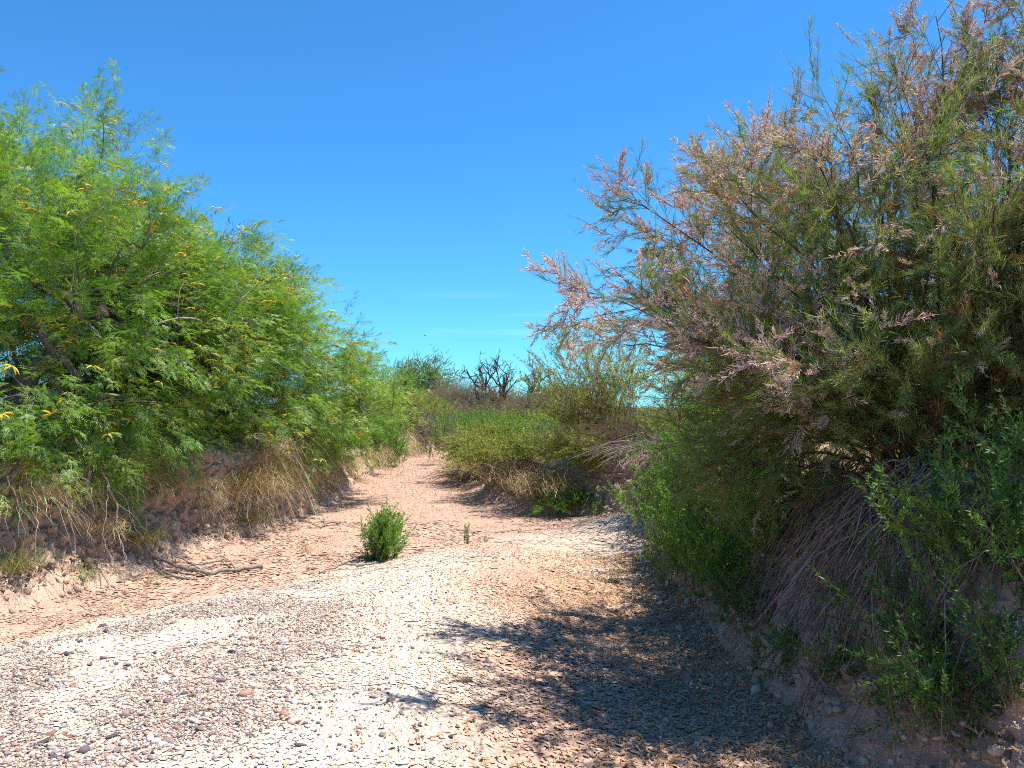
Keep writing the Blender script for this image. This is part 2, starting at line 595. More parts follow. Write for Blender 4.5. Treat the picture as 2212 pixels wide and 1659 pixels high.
# ------------------------------------------------------------------ the shape of the wash
LB = np.array([(-4.7, -8), (-4.5, 0), (-4.3, 3.5), (-4.12, 6.3), (-3.74, 7.9), (-3.3, 10.1), (-3.1, 12.9), (-3.35, 17),
               (-3.5, 20.5), (-3.3, 23.5), (-3.0, 26.0), (-2.4, 27.6), (-0.8, 28.4), (2.5, 28.8)], float)
RB = np.array([(2.3, -8), (2.0, 0), (1.72, 2.4), (1.58, 3.6), (1.5, 5.0), (1.55, 6.6), (1.62, 8.6), (1.6, 10.1), (1.35, 11.3),
               (0.2, 11.9), (-0.35, 12.9), (-0.9, 15.5), (-1.5, 18.5), (-1.8, 22), (-1.9, 25.0), (-1.2, 26.2), (2.5, 26.8)], float)


def resample(poly, step):
    d = np.r_[0, np.cumsum(np.linalg.norm(np.diff(poly, axis=0), axis=1))]
    # gentle smoothing through a dense linear path
    s = np.linspace(0, d[-1], int(d[-1] / 0.05))
    P = np.stack([np.interp(s, d, poly[:, i]) for i in (0, 1)], -1)
    k = np.hanning(25); k /= k.sum()
    Q = np.stack([np.convolve(np.pad(P[:, i], 12, mode='edge'), k, 'valid') for i in (0, 1)], -1)
    d2 = np.r_[0, np.cumsum(np.linalg.norm(np.diff(Q, axis=0), axis=1))]
    return d2, Q


def lb_x(y):
    m = LB[:11]
    return np.interp(y, m[:, 1], m[:, 0])


def rb_x(y):
    m = RB[:15]
    return np.interp(y, m[:, 1], m[:, 0])


def top_h(x, y):
    """height of the land beside the wash: it drops towards the bend"""
    x = np.asarray(x, float); y = np.asarray(y, float)
    r = 1.12 - 0.50 * sstep(9.8, 13.0, y)
    l = 1.12 - 0.40 * sstep(12.5, 17.0, y)
    return np.where(x < -2.4, l, r)


def bar_s(x, y):
    return (x + 3.47) * 0.806 - (y - 5.34) * 0.592


def floor_h(x, y):
    x = np.asarray(x, float); y = np.asarray(y, float)
    p = np.stack([x, y, np.zeros_like(x)], -1)
    s = bar_s(x, y) + 0.12 * vnoise(p * 1.3, 3)
    bar = 0.17 * sstep(-0.1, 0.9, s) * (1 - sstep(-0.6, 0.9, x - 0.05 * (y - 4))) * (1 - 0.6 * sstep(7.5, 10, y))
    mound = 0.22 * np.exp(-(((x - 1.5) / 0.75) ** 2 + ((y - 10.0) / 0.8) ** 2))
    h = bar + mound + 0.022 * fbm(p * 1.1, 3, 5) + 0.008 * fbm(p * 5, 3, 9)
    # the floor sweeps up into the foot of each bank
    dl = x - lb_x(y); dr = rb_x(y) - x
    h = h + 0.16 * (1 - sstep(-0.3, 0.75, dl)) ** 2 + 0.16 * (1 - sstep(-0.3, 0.6, dr)) ** 2
    return h + 0.006 * np.clip(y - 8, 0, 30)


def zone(x, y):
    x = np.asarray(x, float); y = np.asarray(y, float)
    p = np.stack([x, y, np.zeros_like(x)], -1)
    n = 0.25 * fbm(p * 1.1, 3, 21)
    s = bar_s(x, y) + n * 0.35
    right = x + n * 0.7 + 0.07 * (y - 3.4)
    e = s + 0.16 * fbm(p * 4.5, 3, 27)
    silt = sstep(-0.14, 0.16, e) * (1 - sstep(-0.42, 0.38, right)) * (1 - sstep(7.6, 9.2, y + n))
    band = sstep(7.0, 7.8, y + n) * (1 - sstep(9.3, 10.6, y + n - 0.35 * (x - 1))) * sstep(-1.2, 0.4, x) * 0.55
    knob = np.exp(-(((x - 1.3) / 0.55) ** 2 + ((y - 9.8) / 0.8) ** 2))
    silt = np.clip(np.maximum(np.maximum(silt, band), knob), 0, 1)
    grav = sstep(0.25, 0.95, s) * (1 - sstep(-1.7, -0.55, right)) * (1 - sstep(5.9, 7.4, y + n))
    return silt, np.clip(grav * (0.62 + 0.9 * fbm(p * 2.3, 4, 33)), 0, 1)


# ------------------------------------------------------------------ terrain and wash floor
def build_terrain():
    ax = np.unique(np.concatenate([np.linspace(-8, 7, 61), -8 - np.geomspace(0.5, 900, 40), 7 + np.geomspace(0.5, 900, 40)]))
    ay = np.unique(np.concatenate([np.linspace(-10, 32, 121), -10 - np.geomspace(0.7, 700, 25), 32 + np.geomspace(0.7, 1500, 45)]))
    X, Y = np.meshgrid(ax, ay)
    p = np.stack([X, Y, 0 * X], -1)
    top = top_h(X, Y) + 0.08 * fbm(p * 0.25, 3, 40) + 0.03 * fbm(p * 1.3, 3, 41)
    inside = np.minimum(X - (lb_x(np.clip(Y, -8, 26)) - 0.75), (rb_x(np.clip(Y, -8, 25)) + 0.8) - X)
    yc = 1 - sstep(28.4, 29.2, Y + 0 * X)
    back = np.where(Y > 25.5, np.minimum(X - (-3.3), 27.0 - 0 * X), inside)
    inside = np.where(Y > 25.5, np.where((X > -2.6) & (X < 2.4) & (Y < 28.6), 1.0, -1.0), inside)
    ch = sstep(-0.05, 0.3, inside) * yc
    Z = top * (1 - ch) - 0.35 * ch
    ny, nx = X.shape
    i = np.arange(nx * ny).reshape(ny, nx)
    q = np.stack([i[:-1, :-1], i[:-1, 1:], i[1:, 1:], i[1:, :-1]], -1)
    me = mk('ground', np.stack([X, Y, Z], -1), quads=q, mats=[M_TERRAIN], smooth=True)
    return tag(link('ground', me), 'pale desert soil beyond the banks of the wash', 'ground', kind='structure')


ground = build_terrain()


def build_floor():
    y = np.concatenate([np.linspace(-7, 2.8, 40), np.arange(2.84, 9, 0.028), np.arange(9, 14, 0.06), np.linspace(14, 29.2, 110)])
    u = np.linspace(0, 1, 190)
    x0 = np.where(y > 25.6, -3.4, lb_x(y) - 0.55); x1 = np.where(y > 25.0, 3.0, rb_x(y) + 0.6)
    X = x0[:, None] + (x1 - x0)[:, None] * u[None]
    Y = np.repeat(y[:, None], len(u), 1)
    Z = floor_h(X, Y) - 0.0035
    s, g = zone(X, Y)
    ny, nx = X.shape
    i = np.arange(nx * ny).reshape(ny, nx)
    q = np.stack([i[:-1, :-1], i[:-1, 1:], i[1:, 1:], i[1:, :-1]], -1)
    me = mk('wash_floor', np.stack([X, Y, Z], -1), quads=q, mats=[M_FLOOR], smooth=True, attrs={'silt': s.ravel(), 'gravel': g.ravel()})
    return tag(link('wash_floor', me), 'dry cracked mud and silt bed of the wash', 'wash bed', kind='structure')


wash_floor = build_floor()


def mud_plates():
    """the mud is broken into plates: exact cells around a jittered grid of seeds, their edges curling up"""
    rng = np.random.default_rng(11)
    K = 7

    def field(x0, x1, y0, y1, sp):
        nx, ny = int((x1 - x0) / sp), int((y1 - y0) / sp)
        gx, gy = np.meshgrid(np.arange(nx), np.arange(ny))
        S = np.stack([x0 + (gx + 0.5 + rng.uniform(-0.48, 0.48, gx.shape)) * sp, y0 + (gy + 0.5 + rng.uniform(-0.48, 0.48, gx.shape)) * sp], -1)
        th = (np.arange(K) + rng.uniform(-0.35, 0.35, (ny, nx, K))) * 2 * np.pi / K + rng.uniform(0, 6.28, (ny, nx, 1))
        D = np.stack([np.cos(th), np.sin(th)], -1)
        dens = 0.32 + 0.5 * vnoise(np.concatenate([S * 2.1, 0 * S[..., :1]], -1), 91)
        gone = rng.random((ny, nx)) < np.clip(dens, 0.05, 0.72)
        r = np.full((ny, nx, K), sp * 1.7)
        SS = np.where(gone[..., None], 1e6, S)
        pad = np.pad(SS, ((3, 3), (3, 3), (0, 0)), constant_values=1e6)
        for a in range(-3, 4):
            for b in range(-3, 4):
                if a == 0 and b == 0: continue
                d = pad[3 + a:3 + a + ny, 3 + b:3 + b + nx] - S
                dd = (d ** 2).sum(-1)[..., None]
                du = (D * d[:, :, None]).sum(-1)
                r = np.minimum(r, np.where(du > 1e-6, dd / 2 / np.maximum(du, 1e-6), 9))
        S = S.reshape(-1, 2); D = D.reshape(-1, K, 2); r = r.reshape(-1, K); gone = gone.ravel()
        ok = ~gone & (S[:, 0] > lb_x(S[:, 1]) + 0.05) & (S[:, 0] < rb_x(S[:, 1]) - 0.05)
        return S[ok], D[ok], r[ok]
    parts = [field(-4.3, 1.7, 2.3, 6.6, 0.028), field(-4.0, 1.7, 6.6, 11.0, 0.042)]
    sil = None
    S = np.concatenate([a[0] for a in parts]); D = np.concatenate([a[1] for a in parts]); r = np.concatenate([a[2] for a in parts])
    silt, grav = zone(S[:, 0], S[:, 1])
    bare = fbm(np.stack([S[:, 0] * 1.9, S[:, 1] * 1.9, 0 * S[:, 0]], -1), 3, 95) + 0.14 * silt - 0.12 * (1 - silt) - rng.normal(0, 0.08, len(S))
    keep = (rng.random(len(S)) > grav * 0.95) & (bare < 0.22) & (np.abs(S[:, 0] + 0.3) < 0.80 * S[:, 1] + 0.9)
    S, D, r, silt, grav = S[keep], D[keep], r[keep], silt[keep], grav[keep]
    n = len(S)
    loose = (1 - silt)
    gap = 0.0002 + (0.0006 + 0.0016 * loose) * rng.random(n) ** 2
    r = np.maximum(r - gap[:, None], 0.004) * (1 - 0.10 * loose[:, None] * rng.random((n, K)))
    curl = (0.0002 + 0.0045 * loose * rng.random(n) ** 2)
    tilt = rng.normal(size=(n, 2)) * (0.003 + 0.09 * loose)[:, None]
    z0 = floor_h(S[:, 0], S[:, 1])
    e = 0.02
    tilt = tilt + np.stack([(floor_h(S[:, 0] + e, S[:, 1]) - z0) / e, (floor_h(S[:, 0], S[:, 1] + e) - z0) / e], -1)
    V = np.zeros((n, 1 + 2 * K, 3))
    V[:, 0, :2] = S; V[:, 0, 2] = z0
    for ring, f in ((0, 0.62), (1, 1.0)):
        P = S[:, None] + D * (r * f)[..., None]
        dz = ((P - S[:, None]) * tilt[:, None]).sum(-1)
        V[:, 1 + ring * K:1 + (ring + 1) * K, :2] = P
        V[:, 1 + ring * K:1 + (ring + 1) * K, 2] = z0[:, None] + dz + curl[:, None] * (f ** 3) * rng.uniform(0.3, 1.4, (n, K)) + 0.001
    b = (np.arange(n) * (1 + 2 * K))[:, None]
    j = np.arange(K)[None]; j2 = (j + 1) % K
    tri_l = np.stack(np.broadcast_arrays(0 * j, 1 + j, 1 + j2), -1)[0]
    quad_l = np.stack([1 + j, 1 + K + j, 1 + K + j2, 1 + j2], -1)[0]
    rnd = 0.5 + (rng.random(n) - 0.5) * (0.25 + 0.75 * loose)
    size = r.mean(1) / S[:, 1]
    inview = np.abs(S[:, 0]) < 0.62 * S[:, 1]
    order = np.argsort(-(size * inview))
    single = order[:300]
    rest = np.setdiff1d(np.arange(n), single)
    m = len(rest)
    bb = (np.arange(m) * (1 + 2 * K))[:, None, None]
    rep = lambda a: np.repeat(a, 1 + 2 * K)
    me = mk('mud_flakes', V[rest], tris=(bb + tri_l[None]).reshape(-1, 3), quads=(bb + quad_l[None]).reshape(-1, 4), mats=[M_PLATE],
            attrs={'silt': rep(silt[rest]), 'gravel': rep(grav[rest]), 'rnd': rep(rnd[rest])})
    tag(link('mud_flakes', me, wash_floor), kind='stuff')
    for i in single:
        c = V[i, 0].copy()
        me = mk('mud_flake', V[i] - c, tris=tri_l, quads=quad_l, mats=[M_PLATE],
                attrs={'silt': np.full(1 + 2 * K, silt[i]), 'gravel': np.full(1 + 2 * K, grav[i]), 'rnd': np.full(1 + 2 * K, rnd[i])})
        link('mud_flake', me, wash_floor, c)


mud_plates()

M_CURL = leaf_mat('mud_curl', (0.43, 0.27, 0.195), (0.55, 0.37, 0.28), 0.0, 0.0)
M_LITTER = leaf_mat('dry_leaf_litter', (0.38, 0.20, 0.095), (0.60, 0.42, 0.25), 0.2, 0.02)


def loose_curls():
    rng = np.random.default_rng(12)
    temps = []
    for k in range(5):
        n = 7
        u, v = np.meshgrid(np.linspace(-1, 1, n), np.linspace(-1, 1, 4))
        w, l = rng.uniform(0.010, 0.016), rng.uniform(0.014, 0.024)
        cur = rng.uniform(0.25, 0.6)
        x = u * l * (1 - 0.25 * v ** 2) + rng.normal(0, 0.0018, u.shape); y = v * w * (1 - 0.3 * u ** 2) + rng.normal(0, 0.0018, u.shape)
        z = cur * (x ** 2) / l + 0.25 * (y ** 2) / w * rng.uniform(-0.2, 1) + 0.001
        i = np.arange(n * 4).reshape(4, n)
        q = np.stack([i[:-1, :-1], i[:-1, 1:], i[1:, 1:], i[1:, :-1]], -1)
        temps.append(template('curl', Geo().add(np.stack([x, y, z], -1), quads=q), [M_CURL]))
    N = 22000
    y = 2.9 + 24 * rng.random(N) ** 1.7
    x0, x1 = lb_x(y) + 0.1, rb_x(y) + 0.16
    x = x0 + (x1 - x0) * rng.random(N)
    s, g = zone(x, y)
    ok = (rng.random(N) > np.clip(s * 0.93 + g, 0, 1)) & (np.abs(x + 0.3) < 0.80 * y + 0.9)
    x, y = x[ok], y[ok]
    pts = np.stack([x, y, np.maximum(rbank_z(x, y), lbank_z(x, y)) + 0.002], -1)
    d = unit(np.array([0, 0, 1.0]) + 0.22 * rng.normal(size=(len(x), 3)))
    sc = rng.uniform(0.25, 0.8, len(x)) * (1 + 0.012 * np.clip(y - 5, 0, 20))
    scatter('mud_curls', wash_floor, temps, pts, d, sc, rng=rng)
    # leaf litter and broken stems under the shrubs on the right
    temps = []
    for k in range(3):
        t = np.linspace(0, 1, 4)
        L = rng.uniform(0.02, 0.035)
        P = np.stack([t * L - L / 2, rng.normal(0, 0.002, 4), 0.006 * np.sin(t * 3.1) * rng.uniform(0.3, 1.5)], -1)[None]
        V, q = ribbons(P, np.array([[0.001, 0.007, 0.006, 0.001]]) * rng.uniform(0.7, 1.3), np.array([[0, 1.0, 0]]))
        temps.append(template('litter_leaf', Geo().add(V, quads=q), [M_LITTER]))
    N = 26000
    y = rng.uniform(2.8, 8.5, N); x = rb_x(y) + rng.normal(-0.05, 0.28, N) - np.where(rng.random(N) < 0.6, np.abs(rng.normal(0, 0.95, N)), 0)
    pts = np.stack([x, y, rbank_z(x, y) + 0.008], -1)
    scatter('leaf_litter', wash_floor, temps, pts, unit(np.array([0, 0, 1.0]) + 0.4 * rng.normal(size=(N, 3))), rng.uniform(0.6, 1.6, N), rng=rng)


# ------------------------------------------------------------------ banks
def bank(name, poly, sgn, profile, label, step, y_end, amp, seed, mat=M_BANK):
    """profile rows: (offset towards the wash, height); sgn +1: the wash lies on the +x side"""
    d, Q = resample(poly, step)
    s = np.arange(0, d[-1], step)
    C = np.stack([np.interp(s, d, Q[:, i]) for i in (0, 1)], -1)
    T = unit(np.gradient(C, axis=0))
    Nn = np.stack([T[:, 1], -T[:, 0]], -1) * sgn          # points into the wash
    pr = np.array(profile, float)
    pd = np.r_[0, np.cumsum(np.linalg.norm(np.diff(pr, axis=0), axis=1))]
    t = np.linspace(0, pd[-1], int(pd[-1] / 0.028))
    off = np.interp(t, pd, pr[:, 0]); hz = np.interp(t, pd, pr[:, 1])
    k = np.hanning(7); k /= k.sum()
    off = np.convolve(np.pad(off, 3, mode='edge'), k, 'valid'); hz = np.convolve(np.pad(hz, 3, mode='edge'), k, 'valid')
    ns, nt = len(s), len(t)
    base = np.stack([C[:, 0], C[:, 1], 0 * s], -1)
    lowf = fbm(np.stack([s * 0.8, 0 * s, 0 * s], -1), 3, seed)
    O = off[None] + 0.10 * lowf[:, None] * sstep(0, 0.3, hz)[None]
    H = hz[None] * (top_h(C[:, 0] - sgn * 0.5, C[:, 1]) / 1.12)[:, None] * (1 + 0.10 * fbm(np.stack([s * 0.5, 0 * s + 5, 0 * s], -1), 3, seed + 5)[:, None])
    P = base[:, None] + np.concatenate([Nn[:, None] * O[..., None], H[..., None]], -1)
    # eroded flutes, blocky clods and fine crumble on the steep face
    face = sstep(0.05, 0.25, hz) * (1 - sstep(0.9, 1.35, hz - 0.25 * off))
    q = np.stack([np.broadcast_to(s[:, None], P.shape[:2]), H * 1.0, O], -1)
    flute = fbm(np.stack([q[..., 0] * 3.2 + 0.5 * fbm(q * 1.5, 2, seed + 9), q[..., 1] * 0.7, 0 * H], -1), 3, seed + 1)
    f1, f2, rv = cells(q * np.array([7.5, 9.0, 7.5]) + 0.25 * fbm(q * 9, 2, seed + 7)[..., None], seed + 2)
    g1, g2, gv = cells(q * 17.0, seed + 30)
    disp = face[None] * (amp * 0.9 * flute + amp * (rv - 0.5) * 1.0 - amp * 1.3 * (1 - sstep(0.0, 0.14, f2 - f1)) + amp * 0.4 * (gv - 0.5) * sstep(0, 0.2, g2 - g1))
    disp = disp + 0.012 * fbm(q * 12, 3, seed + 4) * sstep(0.02, 0.1, hz)[None]
    P[..., :2] += Nn[:, None] * disp[..., None]
    P[..., 2] += 0.4 * disp + 0.02 * fbm(q * 3, 2, seed + 12) * sstep(0.9, 1.1, hz)[None]
    i = np.arange(ns * nt).reshape(ns, nt)
    f = np.stack([i[:-1, :-1], i[1:, :-1], i[1:, 1:], i[:-1, 1:]], -1)
    if sgn > 0: f = f[..., ::-1]
    me = mk(name, P, quads=f, mats=[mat], smooth=True)
    return tag(link(name, me), label, 'bank', kind='structure')


LPROF = [(0.34, -0.06), (0.24, 0.05), (0.16, 0.16), (0.08, 0.32), (0.0, 0.52), (-0.04, 0.75), (0.02, 0.95), (0.0, 1.07), (-0.2, 1.16), (-0.6, 1.2), (-1.3, 1.15), (-2.0, 0.9)]
RPROF = [(0.22, -0.06), (0.12, 0.05), (0.03, 0.17), (-0.11, 0.38), (-0.25, 0.65), (-0.36, 0.9), (-0.5, 1.08), (-0.8, 1.2), (-1.4, 1.2), (-2.1, 0.85)]
bank('eroded_bank_left', LB[1:], 1, LPROF, 'eroded clay bank under the mesquite', 0.028, 28, 0.075, 50)
bank('eroded_bank_right', RB[1:], -1, RPROF, 'eroded clay bank under the tamarisk', 0.04, 27, 0.045, 80)

def rbank_z(x, y):
    pr = np.array(RPROF)
    b = np.interp(x - rb_x(y), -pr[:, 0], pr[:, 1]) * top_h(x, y) / 1.12
    return np.maximum(b, floor_h(x, y))


def lbank_z(x, y):
    pr = np.array(LPROF)
    i = np.argsort(-pr[:, 0])
    b = np.interp(lb_x(y) - x, -pr[i, 0], pr[i, 1]) * top_h(lb_x(y) - 0.5, y) / 1.12
    return np.maximum(b, floor_h(x, y))


loose_curls()


def clods():
    """lumps of earth fallen from the banks"""
    rng = np.random.default_rng(14)
    m = stone_mat('earth_clod', [tuple(np.array((0.43, 0.31, 0.225)) * f) for f in (0.85, 1.0, 1.12)], 3.0)
    temps = [bpy.data.objects.new('clod', stone_mesh('clod', rng, 1, 0.75, [m])) for _ in range(5)]
    N = 2600
    y = rng.uniform(2.8, 11.5, N); right = rng.random(N) < 0.55
    off = np.abs(rng.normal(0, 0.16, N))
    x = np.where(right, rb_x(y) + 0.12 - off, lb_x(y) + 0.08 + off)
    z = np.where(right, rbank_z(x, y), lbank_z(x, y))
    sc = np.clip(0.012 * np.exp(rng.normal(0, 0.6, N)), 0.005, 0.05)
    pts = np.stack([x, y, z + sc * 0.2], -1)
    scatter('earth_clods', wash_floor, temps, pts, unit(np.array([0, 0, 1.0]) + 0.5 * rng.normal(size=(N, 3))), sc, rng=rng)


# ------------------------------------------------------------------ stones and gravel
STONES = {
    'dark grey': (0.10, 0.092, 0.09), 'purple grey': (0.24, 0.175, 0.165), 'light grey': (0.42, 0.375, 0.335),
    'reddish brown': (0.29, 0.16, 0.115), 'pale pink': (0.50, 0.36, 0.29), 'cream': (0.60, 0.50, 0.39),
}


SHAPES = {'flat': (0.34, 1.0, 0.85, 14), 'rounded': (0.62, 1.0, 0.9, 6), 'angular': (0.68, 1.0, 0.85, 28), 'long': (0.45, 1.35, 0.62, 18), 'blocky': (0.75, 1.0, 0.95, 22)}


def stone_mesh(name, rng, sub=2, flat=0.62, mats=(), lx=1.1, ly=0.85, cuts=9):
    import bmesh
    bm = bmesh.new()
    bmesh.ops.create_icosphere(bm, subdivisions=sub, radius=1.0)
    V = np.array([v.co[:] for v in bm.verts])
    F = np.array([[v.index for v in f.verts] for f in bm.faces])
    bm.free()
    off = rng.uniform(0, 50, 3)
    V = V * (1 + 0.20 * fbm(V * 0.9 + off, 2, 60)[:, None] + 0.07 * vnoise(V * 2.6 + off, 61)[:, None])
    for _ in range(cuts):                                # knock flat facets off, as on river stones
        n = unit(rng.normal(size=3)); dmax = rng.uniform(0.58, 0.86)
        dd = V @ n
        V -= np.where(dd > dmax, (dd - dmax) * 0.92, 0)[:, None] * n
    V *= np.array([lx * rng.uniform(0.9, 1.1), ly * rng.uniform(0.9, 1.1), flat * rng.uniform(0.85, 1.15)])
    return mk(name, V, tris=F, mats=mats, smooth=False, attrs={'rnd': np.full(len(V), 0.5)})


def gravel():
    rng = np.random.default_rng(21)
    # 300 stones that can be told apart
    protos = {}
    for cname, c in STONES.items():
        m = stone_mat(cname.replace(' ', '_') + '_stone', [tuple(np.array(c) * f) for f in (0.75, 1.0, 1.25)], 3.0)
        protos[cname] = [stone_mesh('stone', rng, 2, sp[0], [m], *sp[1:]) for sp in SHAPES.values()]
    names = list(STONES)
    prob = np.array([0.17, 0.25, 0.18, 0.13, 0.16, 0.11]); prob /= prob.sum()
    placed = []
    # stones read off the photograph: pixel, long size in pixels (2212 frame), colour
    spots = [(362, 1515, 26, 'purple grey'), (398, 1497, 22, 'dark grey'), (430, 1490, 24, 'cream'), (448, 1545, 24, 'light grey'), (420, 1560, 34, 'light grey'),
             (545, 1375, 20, 'reddish brown'), (500, 1408, 22, 'dark grey'), (396, 1332, 26, 'purple grey'), (225, 1422, 26, 'purple grey'), (125, 1448, 20, 'reddish brown'),
             (100, 1468, 22, 'dark grey'), (375, 1345, 20, 'purple grey'), (370, 1395, 22, 'pale pink'), (630, 1310, 20, 'reddish brown'), (785, 1305, 18, 'pale pink'),
             (902, 1224, 16, 'light grey'), (836, 1466, 20, 'purple grey'), (722, 1488, 24, 'pale pink'), (978, 1498, 17, 'dark grey'), (975, 1592, 17, 'dark grey'),
             (630, 1560, 30, 'pale pink'), (455, 1587, 20, 'dark grey'), (240, 1590, 30, 'dark grey'), (90, 1605, 36, 'dark grey'), (465, 1640, 26, 'light grey'),
             (330, 1642, 34, 'purple grey'), (520, 1450, 20, 'cream'), (340, 1416, 18, 'cream'), (600, 1392, 16, 'dark grey'), (680, 1500, 18, 'cream'), (770, 1497, 18, 'purple grey'), (790, 1530, 15, 'purple grey')]
    for px, py, w, cname in spots:
        g = gnd(px, py, 0.15)
        g = gnd(px, py, float(floor_h(g[0], g[1])))
        placed.append((g[0], g[1], w * 1024 / 2212 / FPX * g[1] / 2 * 0.85, cname))
    while len(placed) < 300:
        px, py = rng.uniform(-40, 1050), 1659 - (1659 - 1300) * rng.random() ** 1.1
        g = gnd(px, py, 0.14)
        s, gr = zone(g[0], g[1])
        if bar_s(g[0], g[1]) < 0.1 or rng.random() > gr + 0.10 * s: continue
        placed.append((g[0], g[1], rng.choice([0.013, 0.017, 0.022, 0.029, 0.036], p=[.36, .34, .2, .08, .02]) * rng.uniform(0.85, 1.2), names[rng.choice(6, p=prob)]))
    words = [(0.0165, 'pebble'), (0.026, 'small stone'), (9, 'larger stone')]
    for x, y, r, cname in placed:
        k = int(rng.integers(5)); shape = list(SHAPES)[k]
        o = link('stone', protos[cname][k], None, (x, y, float(floor_h(x, y)) + r * 0.12 * SHAPES[shape][0]))
        o.scale = (r, r, r)
        o.rotation_euler = (rng.normal(0, 0.22), rng.normal(0, 0.22), rng.uniform(0, 6.28))
        w = next(w for lim, w in words if r < lim)
        g = zone(x, y)[1]
        where = 'at the rim of the bar beside the pink mud' if bar_s(x, y) < 0.75 else 'in the thick of the gravel' if g > 0.55 else 'where the gravel thins out' if g > 0.12 else 'on the bare cream silt'
        tag(o, f'{shape} {cname} {w} lying {where}', 'stone', f'{shape} {cname} {w}s {where}')
    # the countless rest
    m = stone_mat('gravel_stone', [tuple(np.array(STONES[c]) * 1.08) for c in ('dark grey', 'purple grey', 'light grey', 'cream', 'pale pink', 'light grey', 'pale pink', 'cream', 'purple grey', 'light grey', 'cream', 'reddish brown')], 3.0)
    temps = [bpy.data.objects.new('pebble', stone_mesh('pebble', rng, 1, 0.45, [m], 1.1, 0.85, 16)) for _ in range(8)]
    N = 400000
    y = rng.uniform(1.9, 8.5, N); x = rng.uniform(-4.4, 0.6, N)
    s, g = zone(x, y)
    ok = (rng.random(N) < np.clip(g * 0.95 + 0.08 * s, 0, 1)) & (np.abs(x + 0.3) < 0.80 * y + 0.9) & (bar_s(x, y) > 0.05)
    x, y = x[ok][:120000], y[ok][:120000]
    n = len(x)
    sc = np.clip(0.0052 * np.exp(rng.normal(0, 0.5, n)), 0.0025, 0.018)
    pts = np.stack([x, y, floor_h(x, y) + sc * 0.05], -1)
    d = unit(np.array([0, 0, 1.0]) + 0.25 * rng.normal(size=(n, 3)))
    scatter('gravel', wash_floor, temps, pts, d, sc, rng=rng)


gravel()
clods()
# ------------------------------------------------------------------ sprig shapes
def shoot(rng, length, n, L, W, up=0.7, mats=None, name='shoot', stem=0.0018, curve=0.06, m_stem=None):
    """a leafy shoot along +Z"""
    t = np.linspace(0, 1, 6)
    P = np.stack([curve * length * np.sin(t * 2.2 + rng.uniform(0, 3)), curve * length * np.sin(t * 1.7 + rng.uniform(0, 3)), t * length], -1)
    P -= P[0]
    g = Geo()
    V, q = tubes(P[None], np.linspace(stem, stem * 0.35, 6)[None], 3)
    g.add(V, quads=q, m=1 if m_stem else 0)
    tt = np.sort(rng.uniform(0.08, 1.0, n))
    B = np.stack([np.interp(tt, t, P[:, i]) for i in range(3)], -1)
    th = np.arange(n) * 2.4 + rng.normal(0, 0.4, n)
    out = np.stack([np.cos(th), np.sin(th), 0 * th], -1)
    upv = np.clip(up + rng.normal(0, 0.22, n) + 0.35 * tt, 0.05, 3)[:, None]
    D = unit(out + upv * UP)
    S = unit(np.cross(D, UP) + 0.35 * rng.normal(size=(n, 3)))
    S = unit(S - (S * D).sum(-1, keepdims=True) * D)
    V, f = leaves(B, D, S, L * rng.uniform(0.65, 1.15, n) * (1.1 - 0.45 * tt), W * rng.uniform(0.75, 1.2, n))
    g.add(V, tris=f)
    return template(name, g, [mats, m_stem] if m_stem else [mats])


def mesquite_sprig(rng, mat, stem_mat):
    g = Geo()
    Ls = rng.uniform(0.24, 0.34)
    t = np.linspace(0, 1, 6)
    P = np.stack([0.05 * np.sin(t * 2 + rng.uniform(0, 6)), 0.05 * np.sin(t * 2.4 + rng.uniform(0, 6)), t * Ls], -1)
    P -= P[0]
    V, q = tubes(P[None], np.linspace(0.0024, 0.001, 6)[None], 3)
    g.add(V, quads=q, m=1)
    nl = 10
    YD = np.array([0, 1.0, 0])                         # this side hangs down once the sprig is placed level
    for k in range(nl):
        tt = 0.12 + 0.88 * k / (nl - 1)
        B = np.array([np.interp(tt, t, P[:, i]) for i in range(3)])
        th = (k % 2) * math.pi + rng.normal(0, 0.5)
        ax = unit(np.array([math.cos(th), math.sin(th), 0.5 + 0.9 * tt + rng.normal(0, 0.2)]))
        sd = unit(np.cross(ax, YD) + 0.25 * rng.normal(size=3))
        fork = B + ax * 0.018
        for sg in (-1, 1):
            d = unit(ax + sg * sd * 0.40)
            n = 8
            pl = rng.uniform(0.065, 0.095)
            u = (np.arange(n) + 0.6) / n
            nrm = unit(np.cross(d, sd))
            C = fork + d * (u * pl)[:, None] + YD * (0.022 * u ** 2)[:, None]
            s2 = unit(np.cross(nrm, d))
            for sg2 in (-1, 1):
                D = unit(d * 0.6 + s2 * sg2 + nrm * rng.normal(0, 0.15, (n, 1)))
                V, f = leaves(C, D, np.broadcast_to(unit(d - 0.2 * s2), D.shape), 0.0205 * (1 - 0.45 * u ** 2), 0.0068)
                g.add(V, tris=f)
    return template('mesquite_sprig', g, [mat, stem_mat])


def catkin_cluster(rng):
    g = Geo()
    for k in range(rng.integers(3, 6)):
        th = rng.uniform(0, 6.28); L = rng.uniform(0.045, 0.065)
        t = np.linspace(0, 1, 5)
        o = np.array([math.cos(th), math.sin(th), 0.25])
        P = np.outer(t * L, unit(o)) + np.outer(0.55 * L * t ** 2, np.array([0, 0, -1.0]))
        V, q = tubes(P[None], np.array([[0.001, 0.0042, 0.0050, 0.0045, 0.001]]), 5)
        g.add(V, quads=q)
    return template('catkin_cluster', g, [M_CATKIN])


